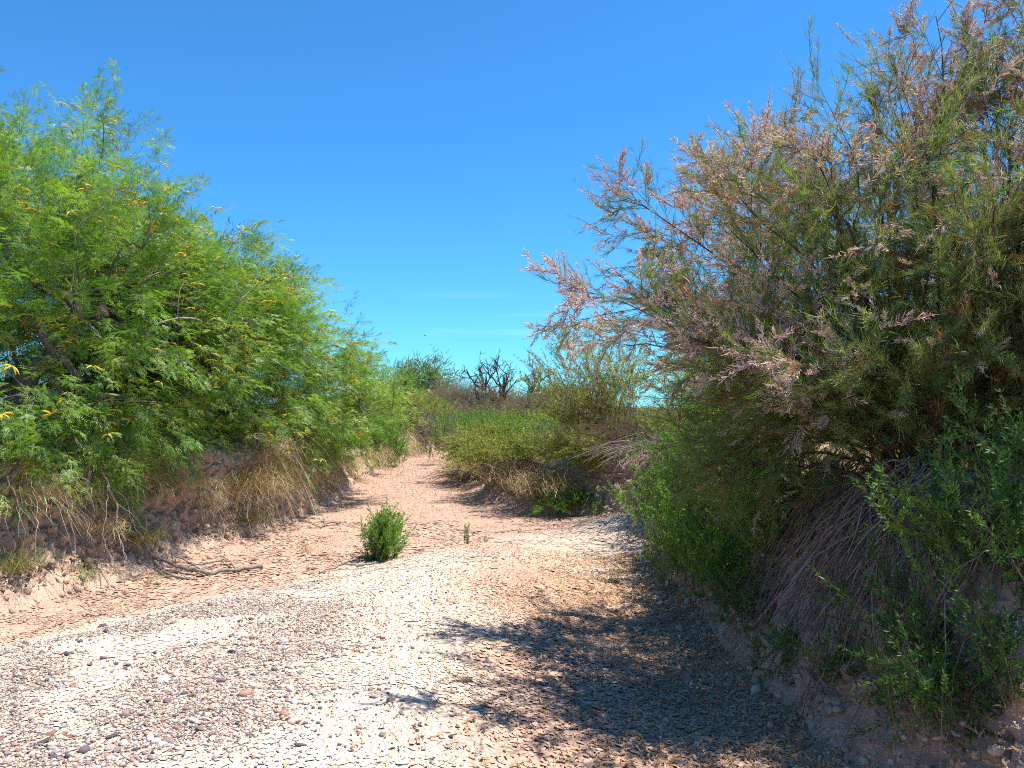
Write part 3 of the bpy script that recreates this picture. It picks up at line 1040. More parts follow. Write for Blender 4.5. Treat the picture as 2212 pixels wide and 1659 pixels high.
def tamarisk_spray(rng, mat, n=70, Ls=0.28):
    g = Geo()
    t = np.linspace(0, 1, 5)
    P = np.stack([0.04 * np.sin(t * 2 + rng.uniform(0, 6)), 0.04 * np.sin(t * 2.4 + rng.uniform(0, 6)), t * Ls], -1); P -= P[0]
    V, q = tubes(P[None], np.linspace(0.0016, 0.0006, 5)[None], 3)
    g.add(V, quads=q, m=1)
    tt = rng.uniform(0.05, 1, n)
    B = np.stack([np.interp(tt, t, P[:, i]) for i in range(3)], -1)
    th = rng.uniform(0, 6.28, n)
    D = unit(np.stack([np.cos(th), np.sin(th), 1.1 + 0.5 * rng.random(n)], -1))
    L = rng.uniform(0.03, 0.085, n)
    u = np.linspace(0, 1, 3)
    Q = B[:, None] + D[:, None] * (L[:, None] * u)[..., None] + np.array([0, 0, -1.0]) * (0.012 * u ** 2)[None, :, None] * rng.normal(0, 1, (n, 1, 1)) + perp(D, rng)[:, None] * (L[:, None] * 0.12 * np.sin(u * 3))[..., None]
    V, q = ribbons(Q, np.tile(np.array([0.0020, 0.0026, 0.0008]), (n, 1)))
    g.add(V, quads=q)
    return template('tamarisk_spray', g, [mat, M_TAMBARK])


def plume(rng, mat, n=26, Ls=0.13):
    g = Geo()
    t = np.linspace(0, 1, 3)
    V, q = tubes(np.stack([0 * t, 0 * t, t * Ls], -1)[None], np.array([[0.0012, 0.001, 0.0006]]), 3)
    g.add(V, quads=q, m=1)
    tt = rng.uniform(0.1, 1, n); th = rng.uniform(0, 6.28, n)
    B = np.stack([0 * tt, 0 * tt, tt * Ls], -1)
    D = unit(np.stack([np.cos(th), np.sin(th), 0.75 + 0.6 * rng.random(n)], -1))
    L = rng.uniform(0.010, 0.034, n) * (1.2 - 0.6 * tt)
    u = np.array([0, 0.3, 0.75, 1.0])
    Q = B[:, None] + D[:, None] * (L[:, None] * u)[..., None] + np.array([0, 0, 1.0]) * (0.008 * u ** 2)[None, :, None] * rng.normal(0, 1, (n, 1, 1))
    V, q = tubes(Q, np.tile(np.array([0.0005, 0.0014, 0.0013, 0.0003]), (n, 1)), 3)
    g.add(V, quads=q)
    return template('plume', g, [mat, M_TAMBARK])


rt = np.random.default_rng(31)
T_MESQ = [mesquite_sprig(rt, M_MESQ, M_TWIG) for _ in range(4)]
T_CAT = [catkin_cluster(rt) for _ in range(3)]
T_TAM = [tamarisk_spray(rt, M_TAM) for _ in range(3)] + [tamarisk_spray(rt, M_TAM, 45, 0.36)]
T_TAMDRY = [tamarisk_spray(rt, M_TAMDRY, 45, 0.22) for _ in range(2)]
T_PLUME = [plume(rt, M_PLUME, int(rt.integers(26, 60)), rt.uniform(0.07, 0.17)) for _ in range(7)]
T_WILLOW = [shoot(rt, 0.30, 32, 0.080, 0.0135, 0.9, M_WILLOW, 'willow_shoot', m_stem=M_STEM) for _ in range(3)]
T_BACC = [shoot(rt, 0.34, 36, 0.050, 0.011, 0.55, M_BACC, 'seepwillow_shoot', m_stem=M_STEM) for _ in range(3)]
T_WEED = [shoot(rt, 0.28, 26, 0.050, 0.0125, 0.55, M_BROAD, 'weed_shoot', m_stem=M_STEM) for _ in range(3)]
T_WEEDF = [shoot(rt, 0.26, 32, 0.045, 0.010, 0.55, M_WEED, 'fine_weed_shoot', m_stem=M_STEM) for _ in range(3)]
T_OLIVE = [shoot(rt, 0.40, 46, 0.055, 0.012, 0.9, M_OLIVE, 'olive_shoot', m_stem=M_DEAD) for _ in range(3)]
T_FAR = [shoot(rt, 0.42, 70, 0.055, 0.017, 0.5, M_FARGREEN, 'far_shoot', m_stem=M_STEM) for _ in range(3)]
T_RUST = [tamarisk_spray(rt, M_RUST, 80, 0.40) for _ in range(3)]
T_DEADTWIG = [tamarisk_spray(rt, M_DEAD, 16, 0.38) for _ in range(3)]


# ------------------------------------------------------------------ plant builders
def stems_paths(rng, n, base, bspread, H, spread, lean, droop, npts=8, wob=0.06):
    B = np.asarray(base, float) + rng.normal(size=(n, 3)) * np.array([bspread, bspread, 0.0])
    th = rng.uniform(0, 6.283, n)
    k = np.sqrt(rng.random(n)) * spread
    D = unit(np.stack([np.cos(th) * k + lean[0], np.sin(th) * k + lean[1], np.ones(n)], -1))
    L = H * rng.uniform(0.6, 1.08, n)
    t = np.linspace(0, 1, npts)
    hor = D * np.array([1, 1, 0])
    P = B[:, None] + D[:, None] * (L[:, None] * t)[..., None]
    P = P + (hor * 0.55 * droop - UP * droop * 0.55)[:, None] * (L[:, None] * t ** 2.2)[..., None]
    P = P + wob * L[:, None, None] * np.cumsum(rng.normal(size=(n, npts, 3)), 1) * (t[None, :, None]) / npts ** 0.5
    return P, L


def along(P, rng, n, t0, t1=1.0):
    """n random points on each path with tangents -> (m,3),(m,3),t"""
    M, k = P.shape[:2]
    t = rng.uniform(t0, t1, (M, n))
    f = t * (k - 1)
    i = np.clip(f.astype(int), 0, k - 2)
    w = (f - i)[..., None]
    r = np.arange(M)[:, None]
    X = P[r, i] * (1 - w) + P[r, i + 1] * w
    T = unit(P[r, i + 1] - P[r, i])
    return X.reshape(-1, 3), T.reshape(-1, 3), t.ravel()


def bush(name, label, cat, base, H, spread, n, temps, per=8, sscale=1.0, stem_mat=None, lean=(0, 0), droop=0.2, bspread=0.12,
         r=0.005, t0=0.3, seed=1, group=None, extra=None, jitter=0.55, twigs=0, side=3, tall=0):
    rng = np.random.default_rng(seed)
    base = np.asarray(base, float)
    root = empty(name, base, label, cat, group)
    P, L = stems_paths(rng, n, (0, 0, -0.05), bspread, H, spread, lean, droop)
    if tall:
        P[:tall] = P[:tall] * np.array([0.6, 0.6, 1.4]) + np.array([-0.03, 0, 0])
    t = np.linspace(0, 1, P.shape[1])
    g = Geo()
    R = r * (0.7 + 0.6 * rng.random((n, 1))) * (1 - 0.75 * t)[None]
    V, q = tubes(P, R, side)
    g.add(V, quads=q, rnd=np.repeat(rng.random(n), P.shape[1] * side))
    S = P
    if twigs:
        X, T, tt = along(P, rng, twigs, 0.25, 0.95)
        D = unit(T + 0.75 * rng.normal(size=T.shape))
        l = (0.18 + 0.22 * rng.random(len(X))) * H * (1 - 0.35 * tt)
        u = np.linspace(0, 1, 4)
        S2 = X[:, None] + D[:, None] * (l[:, None] * u)[..., None] + (T * 0.25 - UP * droop * 0.25)[:, None] * (l[:, None] * u ** 2)[..., None]
        V, q = tubes(S2, r * 0.4 * np.tile(1 - 0.7 * u, (len(X), 1)), 3)
        g.add(V, quads=q, rnd=np.repeat(rng.random(len(X)), 12))
    tag(link('stems', g.mesh('stems', [stem_mat or M_STEM], True), root), kind='stuff')
    if temps:
        X, T, tt = along(P, rng, per, t0)
        if twigs:
            X2, T2, _ = along(S2, rng, max(2, per // 3), 0.3)
            X = np.concatenate([X, X2]); T = np.concatenate([T, T2])
        D = unit(T + jitter * rng.normal(size=T.shape) + 0.1 * UP)
        scatter('foliage', root, temps, X, D, sscale * rng.uniform(0.6, 1.15, len(X)), rng=rng)
        X, T, tt = along(P, rng, 1, 0.97)
        scatter('tip_shoots', root, temps, X, unit(T + 0.2 * rng.normal(size=T.shape)), sscale * rng.uniform(0.7, 1.1, len(X)), rng=rng)
    if extra:
        temps2, per2, sc2, ta = extra
        X, T, tt = along(P, rng, per2, ta)
        scatter('dry_tips', root, temps2, X, unit(T + 0.6 * rng.normal(size=T.shape)), sc2 * rng.uniform(0.6, 1.2, len(X)), rng=rng)
    return root


def grow(root_path, pts, r_tip, power=0.46):
    """join the points to a trunk path by nearest earlier node; returns nodes, parents, radii"""
    nodes_ = [np.asarray(p, float) for p in root_path]
    par = [-1] + list(range(len(root_path) - 1))
    top = nodes_[-1]
    pts = pts[np.argsort(np.linalg.norm(pts - top, axis=1))]
    P = np.zeros((len(nodes_) + len(pts), 3)); P[:len(nodes_)] = nodes_
    cost = np.zeros(len(P))
    for i in range(1, len(nodes_)): cost[i] = cost[i - 1] + 0.3 * np.linalg.norm(P[i] - P[i - 1])
    n = len(nodes_)
    for p in pts:
        d = np.linalg.norm(P[:n] - p, axis=1)
        c = d ** 1.6 + 0.28 * cost[:n]
        c[:max(1, len(nodes_) // 2)] += 3
        j = int(np.argmin(c))
        P[n] = p; par.append(j); cost[n] = cost[j] + d[j]
        n += 1
    cnt = np.ones(n)
    for i in range(n - 1, 0, -1): cnt[par[i]] += cnt[i]
    return P, np.array(par), r_tip * cnt ** power, cnt


def wood(P, par, R, rng, thick, wob=0.10):
    """branches as curved tapering tubes: thick and thin meshes"""
    i = np.arange(1, len(P)); j = par[1:]
    A, B = P[j], P[i]
    d = np.linalg.norm(B - A, axis=1, keepdims=True)
    m = np.linspace(0, 1, 5)
    Q = A[:, None] + (B - A)[:, None] * m[None, :, None]
    off = rng.normal(size=(len(i), 1, 3)) * d[:, None] * wob + UP * d[:, None] * 0.07
    Q = Q + off * np.sin(np.pi * m)[None, :, None]
    r0 = np.minimum(R[j], R[i] * 1.25)
    RR = r0[:, None] + (R[i] - r0)[:, None] * m[None]
    big = R[i] > thick
    out = []
    for sel, k in ((big, 8), (~big, 3)):
        g = Geo()
        if sel.any():
            V, q = tubes(Q[sel], RR[sel], k)
            g.add(V, quads=q, rnd=np.repeat(rng.random(sel.sum()), 5 * k))
        out.append(g)
    return out


def crown_points(rng, ells, n, inner=0.45, lump=0.16, seed=0, zmin=None):
    out = []
    vol = np.array([e[1][0] * e[1][1] * e[1][2] for e in ells]) ** (2 / 3.); vol = vol / vol.sum()
    for (c, r), v in zip(ells, vol):
        k = int(n * v)
        d = rand_dirs(k, rng)
        rad = inner + (1 - inner) * rng.random(k) ** 0.55
        rad *= 1 + lump * fbm(d * 2.2 + seed, 3, seed) * 1.6
        out.append(np.asarray(c) + d * rad[:, None] * np.asarray(r))
    X = np.concatenate(out)
    if zmin is not None: X = X[X[:, 2] > zmin(X)]
    return X


def tree(name, label, base, trunk, ells, n_nodes, temps, per, sscale, bark, r_tip=0.005, seed=1, zmin=None, thick=0.022, catkins=None,
         droop=0.25, inner=0.45, group=None, spread=0.15, lump=0.16, dead=0, hollow=None):
    rng = np.random.default_rng(seed)
    base = np.asarray(base, float)
    root = empty(name, base, label, 'tree', group)
    pts = crown_points(rng, ells, n_nodes, inner, lump, seed, zmin) - base
    P, par, R, cnt = grow([np.asarray(p) - base for p in trunk], pts, r_tip)
    big, small = wood(P, par, R, rng, thick)
    if big.n: link('trunk', big.mesh('trunk', [bark], True), root)
    tag(link('branches', small.mesh('branches', [M_TWIG if bark is M_BARK else bark], True), root), kind='stuff')
    tips = np.where(R < thick * 0.55)[0]
    c = np.mean([np.asarray(e[0]) for e in ells], 0) - base
    X = np.repeat(P[tips], per, 0)
    par_dir = unit(P[tips] - P[par[tips]])
    D = np.repeat(par_dir, per, 0)
    X = X + rng.normal(size=X.shape) * spread * np.array([1, 1, 0.75]) - D * rng.random((len(X), 1)) * 0.1
    if zmin is not None: ok = X[:, 2] + base[2] > zmin(X + base) - 0.1; X, D = X[ok], D[ok]
    if hollow is not None:
        hc, hr = hollow
        ok = np.linalg.norm((X + base - np.asarray(hc)) / np.asarray(hr), axis=1) > rng.uniform(0.75, 1.1, len(X)); X, D = X[ok], D[ok]
    outw = unit(X - c)
    Dr = unit(0.5 * D + 0.65 * outw + 0.6 * rng.normal(size=X.shape) * np.array([1, 1, 0.6]) + UP * (0.2 - droop))
    scatter('crown', root, temps, X, Dr, sscale * rng.uniform(0.65, 1.2, len(X)), rng=rng, level=0.45)
    if catkins:
        k = min(catkins, len(X))
        sel = rng.choice(len(X), k, replace=False)
        # catkins come in drifts, not evenly
        w = fbm(X * 1.8, 3, seed + 3)
        sel = sel[w[sel] > rng.normal(0.12, 0.2, k)]
        scatter('catkins', root, T_CAT, X[sel] + outw[sel] * 0.06, unit(np.array([0, 0, 1.0]) + 0.35 * rng.normal(size=(len(sel), 3))), rng.uniform(0.9, 1.6, len(sel)), rng=rng)
    if dead:
        ctr = P[rng.choice(len(P), dead)]
        Dd = unit(rng.normal(size=(dead, 3)) - 0.5 * UP)
        scatter('dead_twigs', root, T_DEADTWIG, ctr + rng.normal(0, 0.15, (dead, 3)), Dd, rng.uniform(0.7, 1.6, dead), rng=rng)
    return root


def grass_mesh(rng, n, H, mode='tuft', spreadv=0.5, width=0.0032, bspread=0.08, out=(1, 0, 0), droop=0.8, npts=6, curl=0.055):
    """curved blades; 'tuft' stands up and arches over, 'hang' grows out of a bank and falls"""
    B = rng.normal(size=(n, 3)) * np.array([bspread, bspread, 0.01])
    th = rng.uniform(0, 6.283, n)
    L = H * rng.uniform(0.45, 1.1, n)
    if mode == 'tuft':
        k = spreadv * np.sqrt(rng.random(n))
        D = unit(np.stack([np.cos(th) * k, np.sin(th) * k, np.ones(n)], -1))
    else:
        o = np.asarray(out, float)
        B = rng.normal(size=(n, 3)) * np.array([bspread * 0.5, bspread * 1.7, bspread * 0.7])
        D = unit(o * rng.uniform(0.3, 1.2, (n, 1)) + UP * rng.uniform(-0.3, 1.3, (n, 1)) + 0.7 * rng.normal(size=(n, 3)))
    t = np.linspace(0, 1, npts)
    hor = D * np.array([1, 1, 0])
    P = B[:, None] + D[:, None] * (L[:, None] * t)[..., None] + (hor * 0.25 - UP)[:, None] * (droop * rng.uniform(0.3, 1.3, n)[:, None] * L[:, None] * t ** 2)[..., None]
    P = P + curl * L[:, None, None] * np.cumsum(rng.normal(size=(n, npts, 3)), 1)
    V, q = ribbons(P, width * rng.uniform(0.6, 1.3, (n, 1)) * np.array([0.8, 1, 1, 0.85, 0.6, 0.15])[None])
    return V, q, np.repeat(rng.random(n), npts * 2)


def grass(name, label, loc, n, H, mat, seed, group=None, cat='grass clump', rotz=0.0, **kw):
    V, q, rnd = grass_mesh(np.random.default_rng(seed), n, H, **kw)
    o = link(name, Geo().add(V, quads=q, rnd=rnd).mesh(name, [mat]), None, loc)
    o.rotation_euler[2] = rotz
    return tag(o, label, cat, group)


# ------------------------------------------------------------------ mesquites over the left bank
def mesq_low(X):
    # ragged hem of the crown: hangs low over the wash, opens where the trunk shows
    return 0.72 + 0.45 * fbm(X * np.array([0.7, 0.9, 0]), 2, 77) - 0.35 * sstep(-3.6, -2.6, X[:, 0]) + 0.3 * sstep(7.4, 6.2, X[:, 1])


tree('mesquite_tree', 'big mesquite with a thick leaning trunk and yellow catkins on the eroded bank', (-4.75, 7.2, 1.05),
     [(-4.75, 7.2, 1.0), (-4.70, 7.2, 1.35), (-4.5, 7.25, 1.7), (-4.25, 7.35, 2.05), (-4.05, 7.5, 2.4)],
     [((-5.35, 8.0, 2.75), (2.2, 2.2, 1.95)), ((-4.15, 8.3, 2.2), (1.2, 1.7, 1.3)), ((-3.85, 9.4, 2.75), (1.25, 1.5, 0.95)), ((-6.5, 7.6, 3.1), (1.6, 2.0, 1.6)), ((-3.95, 7.8, 1.35), (0.42, 1.0, 0.42)), ((-4.25, 6.7, 1.35), (0.45, 0.6, 0.38))],
     860, T_MESQ, 15, 1.0, M_BARK, 0.0045, 101, mesq_low, catkins=8500, dead=700, lump=0.2, hollow=((-4.42, 6.5, 1.7), (0.26, 1.0, 0.22)))
tree('mesquite_tree', 'smaller mesquite bowing out over the wash, catkins all over its crown', (-4.3, 11.2, 1.1),
     [(-4.3, 11.2, 1.0), (-4.15, 11.2, 1.4), (-3.95, 11.1, 1.8), (-3.7, 11.0, 2.1)],
     [((-3.85, 11.2, 2.15), (1.45, 1.8, 1.15)), ((-4.6, 10.8, 2.7), (1.5, 1.8, 1.1)), ((-3.3, 12.9, 1.8), (1.35, 1.6, 0.95))],
     560, T_MESQ, 13, 1.0, M_BARK, 0.0045, 102, lambda X: 0.75 + 0.4 * fbm(X * 0.8, 2, 78) + 0.3 * sstep(10.9, 10.0, X[:, 1]), catkins=8500, dead=220, lump=0.2)
tree('mesquite_tree', 'tall mesquite standing back behind the leaning trunk', (-8.2, 11.5, 1.1),
     [(-8.2, 11.5, 1.0), (-8.1, 11.4, 1.8), (-7.9, 11.3, 2.5)], [((-7.9, 11.2, 3.5), (2.6, 2.2, 2.2)), ((-6.0, 12.8, 2.7), (1.8, 1.8, 1.6))],
     420, T_MESQ, 9, 1.15, M_BARK, 0.005, 103, None, catkins=500, spread=0.28)

# ------------------------------------------------------------------ tamarisks over the right bank
def tamarisk(name, label, base_pts, centre, radii, n_stems, seed, sec=13, sprays=6, emin=-0.35, face=None, plumes=0.5, hang=0.0, r0=0.011):
    rng = np.random.default_rng(seed)
    base = np.asarray(base_pts[0], float)
    root = empty(name, base, label, 'shrub')
    d = []
    while len(d) < n_stems:
        v = unit(rng.normal(size=3))
        if v[2] < emin or (face is not None and v @ face < -0.45): continue
        d.append(v)
    d = np.array(d)
    rad = 0.78 + 0.34 * rng.random(n_stems)
    d = d / (np.abs(d) ** 2.7).sum(1, keepdims=True) ** (1 / 2.7)      # fuller shoulders than an ellipsoid
    E = np.asarray(centre) + d * rad[:, None] * np.asarray(radii)
    E[:, 2] = np.maximum(E[:, 2], 0.95 + 0.3 * rng.random(n_stems))
    bp = np.asarray(base_pts)
    w = np.linalg.norm(E[:, None, :2] - bp[None, :, :2], axis=-1)
    B = bp[np.argmin(w + rng.uniform(0, 1.2, w.shape), 1)] + rng.normal(size=(n_stems, 3)) * np.array([0.12, 0.18, 0.02])
    Ctl = B + (E - B) * 0.45 + UP * np.linalg.norm(E - B, axis=1, keepdims=True) * 0.22
    t = np.linspace(0, 1, 12)[None, :, None]
    P = (1 - t) ** 2 * B[:, None] + 2 * t * (1 - t) * Ctl[:, None] + t ** 2 * E[:, None]
    P = P + 0.035 * np.cumsum(rng.normal(size=P.shape), 1) * t
    P = P - base
    tl = t[0, :, 0]
    L = np.linalg.norm(E - B, axis=1)
    g = Geo()
    R = r0 * (0.6 + 0.7 * rng.random((n_stems, 1))) * (1 - 0.85 * tl)[None] + 0.001
    V, q = tubes(P, R, 5)
    g.add(V, quads=q, rnd=np.repeat(rng.random(n_stems), 60))
    tag(link('stems', g.mesh('stems', [M_TAMBARK], True), root), kind='stuff')
    X, T, tt = along(P, rng, sec, 0.2, 1.0)
    lat = rng.normal(size=T.shape)
    D = unit(T * 1.0 + 0.55 * lat + 0.12 * UP)
    l = (0.28 + 0.55 * rng.random(len(X))) * (1.05 - 0.4 * tt)
    u = np.linspace(0, 1, 5)
    S = X[:, None] + D[:, None] * (l[:, None] * u)[..., None] + (UP * 0.12 - np.array([0, 0, 1.0]) * 0.22 * rng.random((len(X), 1)))[:, None] * (l[:, None] * u ** 2)[..., None]
    g = Geo()
    V, q = tubes(S, 0.0028 * np.tile(1 - 0.75 * u, (len(X), 1)), 3)
    g.add(V, quads=q, rnd=np.repeat(rng.random(len(X)), 15))
    tag(link('branches', g.mesh('branches', [M_TAMBARK], True), root), kind='stuff')
    X2, T2, t2 = along(S, rng, sprays, 0.15, 1.0)
    outer = np.repeat(tt, sprays)
    Dd = unit(T2 + 0.45 * rng.normal(size=T2.shape))
    # flower plumes: in drifts on the outer ends, thickest towards the sunlit top
    W = X2 + base
    outn = np.linalg.norm((W - np.asarray(centre)) / np.asarray(radii), axis=1)
    pink = np.clip(sstep(0.5, 1.0, outn) * np.maximum(0.10 + 0.90 * sstep(1.7, 3.2, W[:, 2]), 0.9 * sstep(2.3, 1.1, W[:, 0]) * sstep(1.3, 1.9, W[:, 2])) * np.clip(0.45 + 1.8 * fbm(W * 2.4, 2, seed), 0.02, 1.4), 0, 1)
    keep = rng.random(len(X2)) > 0.62 * pink
    dry = keep & (rng.random(len(X2)) < 0.12)
    leaf = keep & ~dry
    scatter('foliage', root, T_TAM, X2[leaf], Dd[leaf], rng.uniform(0.6, 1.1, leaf.sum()), rng=rng)
    scatter('dry_foliage', root, T_TAMDRY, X2[dry], Dd[dry], rng.uniform(0.6, 1.1, dry.sum()), rng=rng)
    reps = rng.poisson(plumes * pink)
    i = np.repeat(np.arange(len(X2)), reps)
    Dp = unit(Dd[i] + 0.55 * rng.normal(size=(len(i), 3)))
    scatter('flower_plumes', root, T_PLUME, X2[i] + Dd[i] * rng.uniform(0.0, 0.22, (len(i), 1)), Dp, rng.uniform(0.6, 1.6, len(i)), rng=rng)
    return root


tamarisk('tamarisk', 'huge dark green tamarisk with pinkish flower plumes leaning out over the wash',
         [(2.6, 5.2, 1.12), (2.9, 6.0, 1.12), (2.4, 4.5, 1.1), (3.4, 5.1, 1.12), (3.2, 6.2, 1.12)], (2.95, 5.05, 2.25), (2.15, 1.5, 1.38), 112, 201, emin=-0.72,
         face=unit(np.array([-0.5, -0.8, 0.2])), plumes=4.5)
tamarisk('tamarisk', 'tall narrow tamarisk growing where the bank bares a patch of earth', [(3.1, 3.9, 1.12), (3.5, 4.4, 1.12), (2.75, 4.2, 1.12)],
         (3.3, 3.95, 2.25), (1.2, 0.95, 1.45), 60, 202, emin=-0.65, plumes=1.0)
tamarisk('tamarisk', 'tamarisk growing back from the edge, seen through the leaning one', [(5.6, 9.0, 1.12), (6.0, 9.6, 1.12)],
         (5.6, 9.2, 2.7), (2.3, 1.8, 2.3), 46, 203, emin=-0.2, plumes=2.0)

# ------------------------------------------------------------------ shrubs and weeds on the right bank
def land(b):
    """base of a plant beside the wash, set onto the land"""
    x, y, z = b
    if x < -2.4: return (x, y, float(lbank_z(x, y)))
    return (x, y, float(rbank_z(x, y)) if y < 25 else float(top_h(x, y)))


def rb_at(dx, y, dz=0.0):
    x = float(rb_x(y)) + dx
    return (x, y, float(rbank_z(x, y)) + dz)


STRAWTUFT = []
for k in range(4):
    V, q, rnd = grass_mesh(np.random.default_rng(60 + k), 60, 0.42, 'tuft', 0.7, 0.0035, 0.05, droop=0.5)
    STRAWTUFT.append(template('straw_tuft', Geo().add(V, quads=q, rnd=rnd), [M_STRAW]))

# bright leafy weeds along the foot of the bank
k = 0
for dx, y, h, n, lab in [
        (0.10, 8.3, 0.60, 16, 'bright green leafy weed in the sun beside the grey dead brush'),
        (0.22, 7.9, 0.75, 20, 'tall bright green leafy weed at the sunny end of the weed bank'),
        (0.05, 7.5, 0.62, 18, 'bright green weed rooted where the cream mound meets the bank'),
        (0.28, 7.2, 0.80, 22, 'dense bright weed in the middle of the weed bank'),
        (0.02, 6.9, 0.60, 18, 'leafy weed leaning out over the litter below the tamarisk branches'),
        (0.25, 6.5, 0.75, 22, 'half shaded leafy weed behind the outermost weeds'),
        (0.00, 6.2, 0.55, 20, 'bushy green weed on the bank foot beside the shadow edge'),
        (0.24, 5.9, 0.70, 20, 'shaded dense weed under the lowest tamarisk branch'),
        (0.02, 5.55, 0.50, 18, 'dark green weed at the edge of the tree shadow'),
        (0.25, 5.2, 0.65, 20, 'dark shaded weed beside the bundle of dead stems'),
        (0.45, 6.9, 0.85, 20, 'tall weed high on the bank under pink tamarisk plumes'),
        (0.48, 7.7, 0.9, 20, 'tall weed high on the bank behind the bright weeds'),
        (0.45, 6.0, 0.8, 20, 'shaded tall weed tangled in low tamarisk foliage')]:
    bush('leafy_weed', lab, 'weed', rb_at(dx, y), h * 1.05, 0.40, n + 6, T_WEEDF, 9, 0.95, M_STEM, (-0.12, -0.05), 0.15, 0.13, 0.003, 0.12, 300 + k)
    k += 1
for px, py, h, lab in [(1435, 1268, 0.34, 'thin pale weed standing alone at the edge of the mud flakes'), (1470, 1255, 0.3, 'small yellowish weed next to the thin pale weed'),
                       (1408, 1215, 0.26, 'slender weed sprout below the tips of the dead brush')]:
    b = gnd(px, py, 0.05)
    bush('leafy_weed', lab, 'weed', (b[0], b[1], float(floor_h(b[0], b[1]))), h, 0.25, 4, T_WEEDF, 6, 0.55, M_STEM, (0, 0), 0.1, 0.02, 0.002, 0.15, 330 + k)
    k += 1
# broad-leaved weeds in the shade, on the slope by the bare earth
for px, py, d, h, lab in [
        (1905, 1330, 3.75, 0.55, 'upright broad leaved weed in front of the dead stem bundle'),
        (1990, 1440, 3.45, 0.50, 'broad leaved weed below the bare earth patch'),
        (2050, 1340, 3.55, 0.60, 'broad leaved weed left of the bare earth hollow'),
        (2130, 1290, 3.40, 0.65, 'tall broad leaved weed over the bare earth patch'),
        (2195, 1180, 3.35, 0.75, 'tallest broad leaved weed against the tamarisk stems'),
        (2160, 1450, 3.20, 0.55, 'broad leaved weed halfway up the slope past the dead stems'),
        (2215, 1370, 3.10, 0.60, 'broad leaved weed highest on the slope past the bare earth'),
        (2060, 1560, 3.15, 0.40, 'low broad leaved weed on cracked earth near the bank foot'),
        (2190, 1590, 2.95, 0.45, 'low broad leaved weed at the very foot of the shaded slope'),
        (1960, 1535, 3.40, 0.34, 'small broad leaved weed under the ends of the dead stems'),
        (1800, 1500, 3.95, 0.32, 'small weed in deep shade at the foot of the dead stems'),
        (1690, 1440, 4.35, 0.36, 'shaded weed on the litter at the foot of the bank')]:
    p_ = at(px, py, d)
    x = min(max(p_[0], float(rb_x(d)) - 0.1), float(rb_x(d)) + 0.7)
    z = float(rbank_z(x, d))
    bush('broadleaf_weed', lab, 'weed', (x, d, z), h * 0.8, 0.45, 7, T_WEED, 5, 0.8, M_STEM, (-0.18, -0.12), 0.15, 0.07, 0.003, 0.12, 360 + k)
    k += 1
def hanging_sticks(label, y, n, seed, top=0.55, reach=(-0.25, 0.25), fan=0.4, r=0.004, mat=None, knot=0.12):
    """dead stems fanning down a bank from a tangled knot at its lip, each lying just off the earth"""
    rng = np.random.default_rng(seed)
    Y0 = y + rng.normal(0, knot, n)
    X0 = rb_x(Y0) + top + rng.normal(0, 0.07, n)
    Z0 = rbank_z(X0, Y0) + rng.uniform(0.0, 0.22, n)
    Y1 = Y0 + rng.normal(-0.06, fan, n)
    X1 = rb_x(Y1) + rng.uniform(*reach, n)
    t = np.linspace(0, 1, 10)
    f = rng.uniform(0.45, 1.0, n)[:, None] * t                # many are broken short
    px_ = X0[:, None] + (X1 - X0)[:, None] * f
    py_ = Y0[:, None] + (Y1 - Y0)[:, None] * f
    Z1 = rbank_z(X1, Y1)
    pz_ = Z0[:, None] + (Z1 - Z0)[:, None] * f + rng.uniform(0.0, 0.26, n)[:, None] * np.sin(np.pi * np.minimum(f, 1))
    k = np.cumsum(rng.normal(size=(n, 10, 3)), 1) * 0.009
    P = np.stack([px_, py_, pz_], -1) + k - k[:, :1]
    P[..., 2] = np.maximum(P[..., 2], rbank_z(P[..., 0], P[..., 1]) + 0.01 + 0.02 * rng.random((n, 1)))
    base = np.array([float(rb_x(y)) + top, y, float(rbank_z(float(rb_x(y)) + top, y))])
    root = empty('dead_stem_bundle', base, label, 'dead stems')
    V, qd = tubes(P - base, r * rng.uniform(0.35, 1.3, (n, 1)) * (1 - 0.6 * t)[None], 4)
    tag(link('stems', Geo().add(V, quads=qd, rnd=np.repeat(rng.random(n), 40)).mesh('stems', [mat or M_BROWNSTEM], True), root), kind='stuff')


hanging_sticks('thick bundle of dead brown stems hanging down the shaded bank', 4.15, 170, 401, fan=0.5, r=0.0055, mat=M_DEAD, knot=0.2)
hanging_sticks('brown dead stems tangled under the thick bundle', 4.3, 220, 405, 0.45, (-0.3, 0.3), 0.6, 0.004, M_BROWNSTEM, 0.3)
hanging_sticks('loose dead stems hanging beside the bare earth patch', 3.5, 80, 402, fan=0.35, r=0.0045, knot=0.2)
hanging_sticks('dead stems hanging between tamarisk and dark weeds', 4.9, 150, 403, fan=0.45, r=0.0042, knot=0.22)
hanging_sticks('fan of long grey dead stems reaching down to the cream mound', 9.5, 260, 404, 0.6, (-0.55, 0.3), 0.5, 0.0055, M_DEAD, 0.25)
# small green shoots all over the shaded slope
for i, (dx, y, h, lab) in enumerate([(0.02, 4.9, 0.34, 'fine leaved weed at the bank foot beside the shadow'), (0.35, 3.3, 0.5, 'tall fine leaved weed on the shaded slope'),
                                     (0.1, 3.2, 0.35, 'fine leaved weed low on the shaded slope'), (0.38, 5.3, 0.5, 'fine leaved weed high up behind the dark weeds')]):
    bush('leafy_weed', lab, 'weed', rb_at(dx, y), h, 0.5, 9, T_WEEDF if i % 2 else T_WEED, 6, 0.85, M_STEM, (-0.2, -0.1), 0.2, 0.09, 0.003, 0.1, 460 + i)
